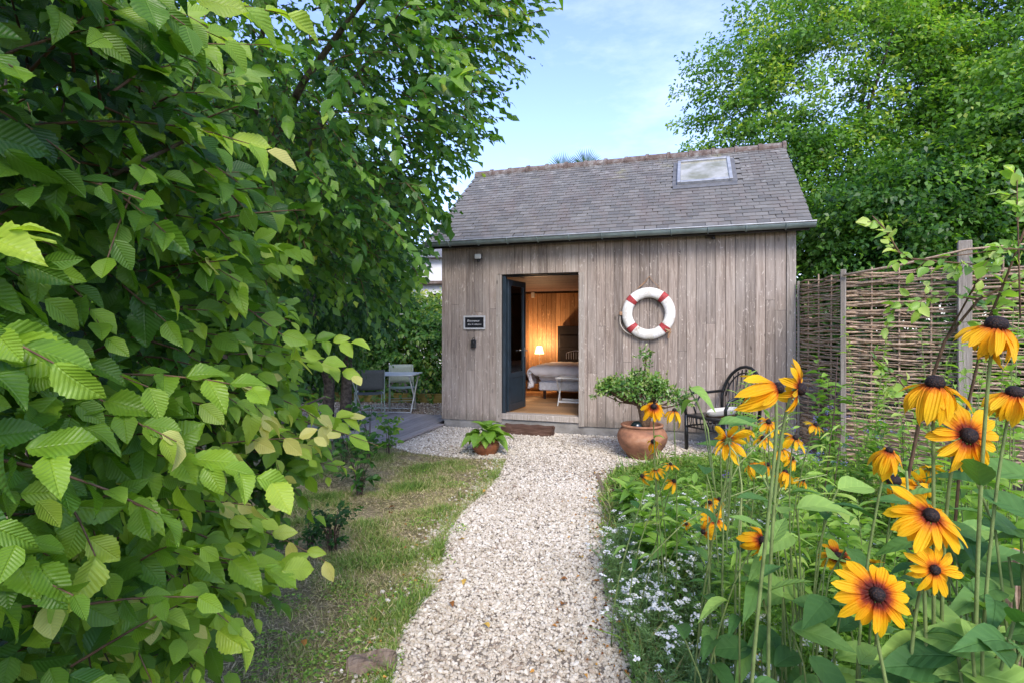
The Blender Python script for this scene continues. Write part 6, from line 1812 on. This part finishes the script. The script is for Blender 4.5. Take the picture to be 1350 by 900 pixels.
    # leaves along the stem
    for k in range(leaves):
        t_ = zlow + (.8 - zlow) * (k + fg.random() * .6) / max(1, leaves)
        q = pts[int(t_ * 14)]; a = fg.uniform(0, 2 * PI) if k else fg.uniform(PI, 2 * PI)
        el = fg.uniform(.25, .9)
        ax = Vector((math.cos(a) * math.cos(el), math.sin(a) * math.cos(el), math.sin(el))); L_ = fg.uniform(lmin, lmax) * (1.1 - .5 * t_)
        mm = orient(ax, Vector((0, 0, 1)) - Vector((math.cos(a), math.sin(a), 0)) * .3).to_4x4() @ Matrix.Diagonal((L_, L_, L_, 1)); mm.translation = q
        link('leaf', RLM[fg.randrange(3)], root, mat=mm)
    return root
CF = coneflower
UPc = (0, -.45, 1)
CF(1312, 432, 96, (.05, -.25, 1), .62, 'largest golden flower at the right edge, level with the horizon, its dark cone pointing up', D=.125, conek=1.35, leaves=3, base_dx=.03)
CF(1336, 520, 78, (.1, -.3, 1), .65, 'golden flower cut by the right edge below the largest bloom', D=.12, conek=1.3, leaves=3)
CF(1232, 508, 92, (-.05, -.22, 1), .6, 'full golden flower seen from the side left of the largest bloom', D=.125, conek=1.25, leaves=2)
CF(1274, 574, 92, (.05, -1, .35), .12, 'wide open golden flower facing the camera with a black centre near the right edge', red=.06, D=.125, conek=1.15, leaves=2)
CF(1172, 594, 64, (0, -.4, 1), .7, 'golden flower with petals hanging like a skirt left of the wide open one', D=.115, conek=.7, leaves=3)
CF(1178, 636, 56, (-.1, -.2, 1), 1.15, 'sparse golden flower with a tall black cone and a few hanging petals', D=.11, npet=(7, 0), conek=1.6, leaves=3)
CF(1216, 640, 52, (.6, .2, -.3), .5, 'drooping orange golden flower turned away beside the tall black cone', D=.11, npet=(9, 3), red=-.02, leaves=2)
CF(1226, 617, 38, (.2, .6, .8), .2, 'small yellow flower seen from behind above the drooping one', D=.10, npet=(10, 0), leaves=2, green=True)
CF(1226, 680, 92, (-.05, -.75, .8), .2, 'broad golden flower tilted up with a brown centre in the middle right', red=.0, D=.125, conek=1.05, npet=(16, 13), leaves=3)
CF(1231, 750, 66, (.0, -1, .25), .1, 'golden flower with a round black centre just below the broad tilted one', D=.088, npet=(15, 9), leaves=3)
CF(1155, 783, 96, (-.1, -.9, .5), .15, 'lowest large golden flower facing the camera with a red brown ring', red=.14, D=.125, npet=(17, 13), leaves=3, base_dx=.1)
CF(1105, 734, 56, (-.1, -.25, 1), .05, 'flat red and gold flower seen edge on left of the lowest large one', red=.22, D=.115, npet=(12, 3), leaves=2)
CF(1150, 742, 26, (.2, .3, 1), -.5, 'half opened yellow bud behind the lowest large golden flower', D=.05, npet=(9, 0), green=True, leaves=1, stemr=.002)
CF(1350, 735, 30, (.1, -.1, 1), -.9, 'greenish yellow bud at the right edge above the wooden post', D=.05, npet=(8, 0), green=True, leaves=2, stemr=.0025)
CF(1024, 512, 88, (.75, -.2, .35), .75, 'golden flower pointing left with swept back petals, left of a twisted pair', D=.12, conek=.9, npet=(12, 6), sector=(-1, 0, 0), leaves=4, red=-.05, bend=(.03, 0, -.1), base_dx=-.02, stemr=.003)
CF(1052, 512, 76, (.7, -.45, -.1), .25, 'twisted orange golden flower on the right of the pair with thin curled petals', D=.115, conek=1.1, npet=(12, 3), red=.08, leaves=4, bend=(-.05, 0, -.06), stemr=.003)
CF(1013, 556, 36, (-.1, -.6, .8), .55, 'small yellow flower with a dark eye below the twisted pair', D=.09, npet=(11, 0), leaves=2)
CF(1048, 577, 38, (.2, -.5, .8), .5, 'small yellow flower with a dark eye right of the other small one', D=.09, npet=(10, 0), leaves=2)
CF(1030, 592, 34, (-.2, .2, 1), .7, 'pale yellow flower seen from the side between the two small dark eyed ones', D=.09, npet=(9, 0), green=True, leaves=2)
CF(960, 580, 56, (-.1, .9, .45), .05, 'yellow flower seen from behind with a green centre near the armchair leg', D=.11, green=True, conek=.9, npet=(13, 0), leaves=2)
CF(991, 610, 36, (-.2, .3, .6), .5, 'ragged yellow flower low below the twisted pair', D=.09, npet=(9, 0), green=True, leaves=2)
CF(1035, 622, 34, (.3, .2, .7), .7, 'drooping yellow flower just above the bed centre, below the twisted pair', D=.09, npet=(9, 0), leaves=2)
CF(1004, 712, 58, (.4, -.7, .3), .65, 'drooping orange flower with a dark eye in the middle of the bed', D=.11, npet=(12, 5), red=.02, leaves=4, lmin=.13, lmax=.19, base_dx=-.03)
CF(942, 684, 34, (.0, -.8, .7), .3, 'ragged orange flower with a black eye above the white blossoms', D=.09, npet=(12, 0), red=.08, leaves=3)
CF(928, 700, 34, (-1, -.3, -.1), .4, 'orange flower bending to the left beside the ragged one', D=.09, npet=(11, 4), leaves=2, sector=None)
CF(905, 690, 20, (-.2, -.5, .5), .6, 'tiny yellow flower left of the bending orange one', D=.06, npet=(8, 0), leaves=2)
CF(948, 658, 28, (.2, -.2, .6), .6, 'small faded yellow flower above the ragged orange one', D=.085, npet=(9, 0), leaves=2)
CF(862, 536, 40, (-.1, -.75, .7), .45, 'orange flower with a dark eye in front of the potted tree trunk', D=.115, red=.05, leaves=3)
CF(889, 541, 38, (.1, .0, 1), .75, 'yellow flower with hanging petals next to the armchair arm', D=.11, red=-.03, npet=(9, 0), leaves=2, conek=.8)
CF(861, 582, 32, (-.2, -.5, .8), .9, 'ragged yellow flower in front of the terracotta urn', D=.10, npet=(9, 0), leaves=2)
CF(865, 618, 30, (-.3, -.2, .8), .6, 'small yellow flower at the foot of the urn, upper of a cluster', D=.09, npet=(9, 0), leaves=2, green=True)
CF(847, 627, 26, (-.7, -.2, .3), .5, 'small yellow flower lowest left in the cluster by the urn', D=.08, npet=(8, 0), leaves=2)
CF(888, 634, 30, (.3, -.3, .6), .6, 'small orange yellow flower lowest right in the cluster by the urn', D=.09, npet=(9, 0), leaves=3)
CF(884, 612, 24, (.1, -.1, .9), .3, 'tiny yellow flower right of the urn above a broad leaf', D=.07, npet=(8, 0), leaves=2)
CF(996, 876, 28, (-.6, -.5, .6), .3, 'small orange yellow flower at the bottom edge of the photo', D=.07, npet=(8, 0), leaves=2, base_dy=.2)
CF(1006, 577, 30, (-.3, -.5, .8), .5, 'little yellow flower left of the two small dark eyed ones', D=.085, npet=(10, 0), leaves=2)
CF(1044, 604, 30, (.3, -.5, .7), .6, 'little yellow flower below the right hand small dark eyed one', D=.085, npet=(10, 0), leaves=2)
CF(1012, 612, 28, (.0, -.6, .7), .4, 'little golden flower right of the ragged low one', D=.085, npet=(10, 0), leaves=2)
CF(1058, 632, 28, (.2, -.5, .8), .7, 'little drooping golden flower lowest right of the small cluster', D=.085, npet=(9, 0), leaves=2)
CF(936, 662, 26, (-.4, -.4, .7), .4, 'tiny golden flower left of the faded yellow one', D=.075, npet=(9, 0), leaves=2)
CF(985, 566, 26, (-.2, -.3, 1), .6, 'tiny golden flower between the armchair seat and the small flowers', D=.08, npet=(9, 0), leaves=2)
CF(1075, 560, 30, (.2, -.4, .9), .5, 'small golden flower right of the twisted pair in front of the blue flowers', D=.085, npet=(10, 0), leaves=2)
# bare pale stalks and criss-crossing stems
def stalk(label, pts, r, m='stem2', leaves=0, tint=.4):
    b = Vector(pts[0]); b0 = Vector((b.x, b.y, 0))
    root = thing('flower_stalk', label, 'stalk', b0)
    MB().tube([Vector(p) - b0 for p in pts], [r * (1 - .4 * i / len(pts)) for i in range(len(pts))], 6).obj('stem', M[m], root, True)
    for k in range(leaves):
        i_ = 1 + k % (len(pts) - 1); q = Vector(pts[i_ - 1]).lerp(Vector(pts[i_]), fg.random()) - b0; a = fg.uniform(0, 6.28); el = fg.uniform(.1, .7)
        L_ = fg.uniform(.09, .15); ax = Vector((math.cos(a) * math.cos(el), math.sin(a) * math.cos(el), math.sin(el)))
        mm = orient(ax, (0, 0, 1)).to_4x4() @ Matrix.Diagonal((L_, L_, L_, 1)); mm.translation = q; link('leaf', RLM[fg.randrange(3)], root, mat=mm)
    return root
A3_ = lambda l, Y: [AT(a, b, Y) for a, b in l]
stalk('thin pale stalk bending left toward the flower seen from behind', A3_([(975, 900), (975, 760), (978, 640), (972, 600), (960, 585)], 1.7), .003, leaves=2)
stalk('thin pale stem leaning to the right across the bed', A3_([(830, 760), (900, 690), (960, 655), (1000, 640)], 2.6), .003)
stalk('long thin pale stem crossing behind the hooked stalk', A3_([(930, 700), (975, 610), (1010, 575), (1040, 550)], 2.0), .0025)
stalk('thin stem arching right below the small yellow flowers', A3_([(960, 690), (1000, 645), (1040, 635), (1090, 625)], 2.3), .0025)
stalk('straight dark stalk in front of the thin fence post', A3_([(1062, 900), (1088, 640), (1100, 540), (1104, 470)], 3.6), .004, 'redstem', 3)
stalk('dark stalk crossing beside the blue flowers', A3_([(1050, 760), (1080, 680), (1100, 640), (1110, 560)], 3.4), .003, 'redstem', 2)
stalk('green leafy stalk rising behind the lowest golden flower', A3_([(1240, 900), (1230, 800), (1200, 700), (1195, 620)], 1.5), .005, 'stem', 6)
# broad basal leaves in the right foreground
def leafclump(label, px, py, Y, n_, L0, L1, spread=.1, m='leaf_rud', cat='plant'):
    c = AT(px, py, Y); root = thing('coneflower_foliage', label, cat, (c.x, c.y, 0))
    mb = MB()
    for k in range(n_):
        a = fg.uniform(0, 6.28) if k % 2 else fg.uniform(PI * .9, PI * 2.1); el = fg.uniform(.0, 1.0)
        L_ = fg.uniform(L0, L1); z_ = c.z + fg.uniform(-.22, .1)
        q = Vector((fg.uniform(-spread, spread), fg.uniform(-spread, spread), z_))
        ax = Vector((math.cos(a) * math.cos(el), math.sin(a) * math.cos(el), math.sin(el) * .7 - .15))
        mm = orient(ax, Vector((0, 0, 1)) - Vector((math.cos(a), math.sin(a), 0)) * .2 + Vector((0, -.6, 0))).to_4x4() @ Matrix.Diagonal((L_ * 1.15, L_, L_, 1)); mm.translation = q
        link('leaf', RLM[fg.randrange(3)], root, mat=mm)
        mb.tube([(q.x * .3, q.y * .3, max(0, z_ - .35)), (q.x * .6, q.y * .6, z_ - .1), q], .0028, 5, cap=False)
    for k in range(3):
        x_ = (k - 1) * .04; mb.tube([(x_, 0, 0), (x_ * 1.2, .02, c.z * .5), (x_ * 1.6, 0, c.z * .8)], [.005, .004, .0015], 6)
    mb.obj('stems', M['stem'], root, True)
leafclump('dark green broad leaves at the lower right corner below the golden flowers', 1295, 830, 1.0, 22, .09, .145, .09)
leafclump('dark green broad leaves between the two lowest golden flowers', 1215, 880, 1.08, 20, .09, .14, .1)
leafclump('long broad leaves below the lowest large golden flower', 1140, 920, 1.2, 13, .10, .15, .1)
leafclump('tall broad leaves at the right edge beside the golden blooms', 1350, 690, 1.15, 16, .10, .15, .07)
leafclump('upright leaves between the broad golden flower and the right edge', 1305, 745, 1.3, 16, .10, .15, .08)
leafclump('broad bright leaves below the drooping orange flower', 1030, 800, 1.75, 12, .13, .18, .12)
leafclump('bright broad leaves between the drooping orange flower and the lowest golden one', 1085, 830, 1.55, 12, .11, .16, .1)
leafclump('broad leaves at the bottom middle of the flower bed', 955, 880, 1.7, 9, .12, .17, .12)
leafclump('broad pale leaves in the middle of the bed below the twisted pair', 1060, 660, 1.7, 9, .11, .16, .1)
leafclump('broad leaves beside the armchair in front of the wall', 955, 545, 2.0, 7, .10, .14, .1)
leafclump('tongue shaped leaves in the shade below the wide open golden flower', 1262, 720, 1.6, 12, .11, .16, .1)

# arching canes of the climber at the right
def cane(root, pts, r, rg, leaf, nleaf, tintv, O, Dd):
    pts = [Vector(p) for p in pts]; mb.tube([p - root.location for p in pts], [r * (1 - .65 * i / len(pts)) for i in range(len(pts))], 6)
    for k in range(nleaf):
        t_ = rg.uniform(.1, .999) * (len(pts) - 1); i0 = int(t_); q = pts[i0].lerp(pts[i0 + 1], t_ - i0)
        O.append(tuple(q)); d_ = (pts[i0 + 1] - pts[i0]).normalized(); Dd.append((d_.x + rg.normal(0, .6), d_.y + rg.normal(0, .5), d_.z + rg.normal(0, .6)))
b0 = AT(1225, 900, 2.3)
cl = thing('arching_climber', 'arching thorny shrub with long canes and sparse yellow green leaves before the fence', 'shrub', (b0.x + .1, 2.3, 0))
mb = MB(); O, Dd = [], []; cg = np.random.default_rng(3)
def A4(l): return [AT(a, b, Y) for a, b, Y in l]
cane(cl, A4([(1225, 1140, 2.3), (1195, 640, 2.3), (1215, 540, 2.2), (1245, 450, 2.1), (1290, 395, 2.0), (1360, 360, 1.9)]), .009, cg, .06, 16, .6, O, Dd)
cane(cl, A4([(1225, 1100, 2.3), (1270, 560, 2.2), (1300, 430, 2.0), (1325, 370, 1.9), (1352, 300, 1.8)]), .007, cg, .06, 14, .6, O, Dd)
cane(cl, A4([(1245, 450, 2.1), (1300, 350, 2.0), (1240, 345, 1.9), (1190, 340, 1.9), (1165, 300, 1.9), (1150, 285, 1.9)]), .004, cg, .05, 15, .7, O, Dd)
cane(cl, A4([(1290, 395, 2.0), (1240, 388, 2.0), (1200, 400, 2.0), (1160, 415, 2.05)]), .003, cg, .05, 12, .55, O, Dd)
cane(cl, A4([(1360, 330, 1.8), (1330, 328, 1.8), (1280, 335, 1.85), (1190, 345, 1.9)]), .003, cg, .05, 7, .7, O, Dd)
cane(cl, A4([(1345, 420, 1.8), (1343, 330, 1.8), (1341, 270, 1.8), (1341, 235, 1.8)]), .003, cg, .05, 11, .7, O, Dd)
cane(cl, A4([(1215, 540, 2.2), (1185, 500, 2.2), (1150, 470, 2.2)]), .003, cg, .05, 9, .6, O, Dd)
P, Mx, S, T, tw = sprays(np.array(O), np.array(Dd), 4, .042, .022, np.array([0, -.8, .5]), cg, .2, .4, 60, .5, .58, .2)
T = np.clip(T, 0, .93)
joined('foliage', MID, P, Mx, S, T, M['leaf_bed'], cl, kind='stuff')
for q in tw: mb.tube([Vector(p) - cl.location for p in q], .0012, 3, cap=False)
mb.obj('canes', M['twig'], cl, True)
# short wooden post at the lower right
p_ = AT(1340, 730, 1.42)
wp = thing('wooden_stake', 'short split wooden stake among the leaves at the lower right', 'stake', (p_.x, p_.y, 0), .4)
rough_box(.085, .06, p_.z, M['edging'], 'stake', wp, 6, .004, 5)
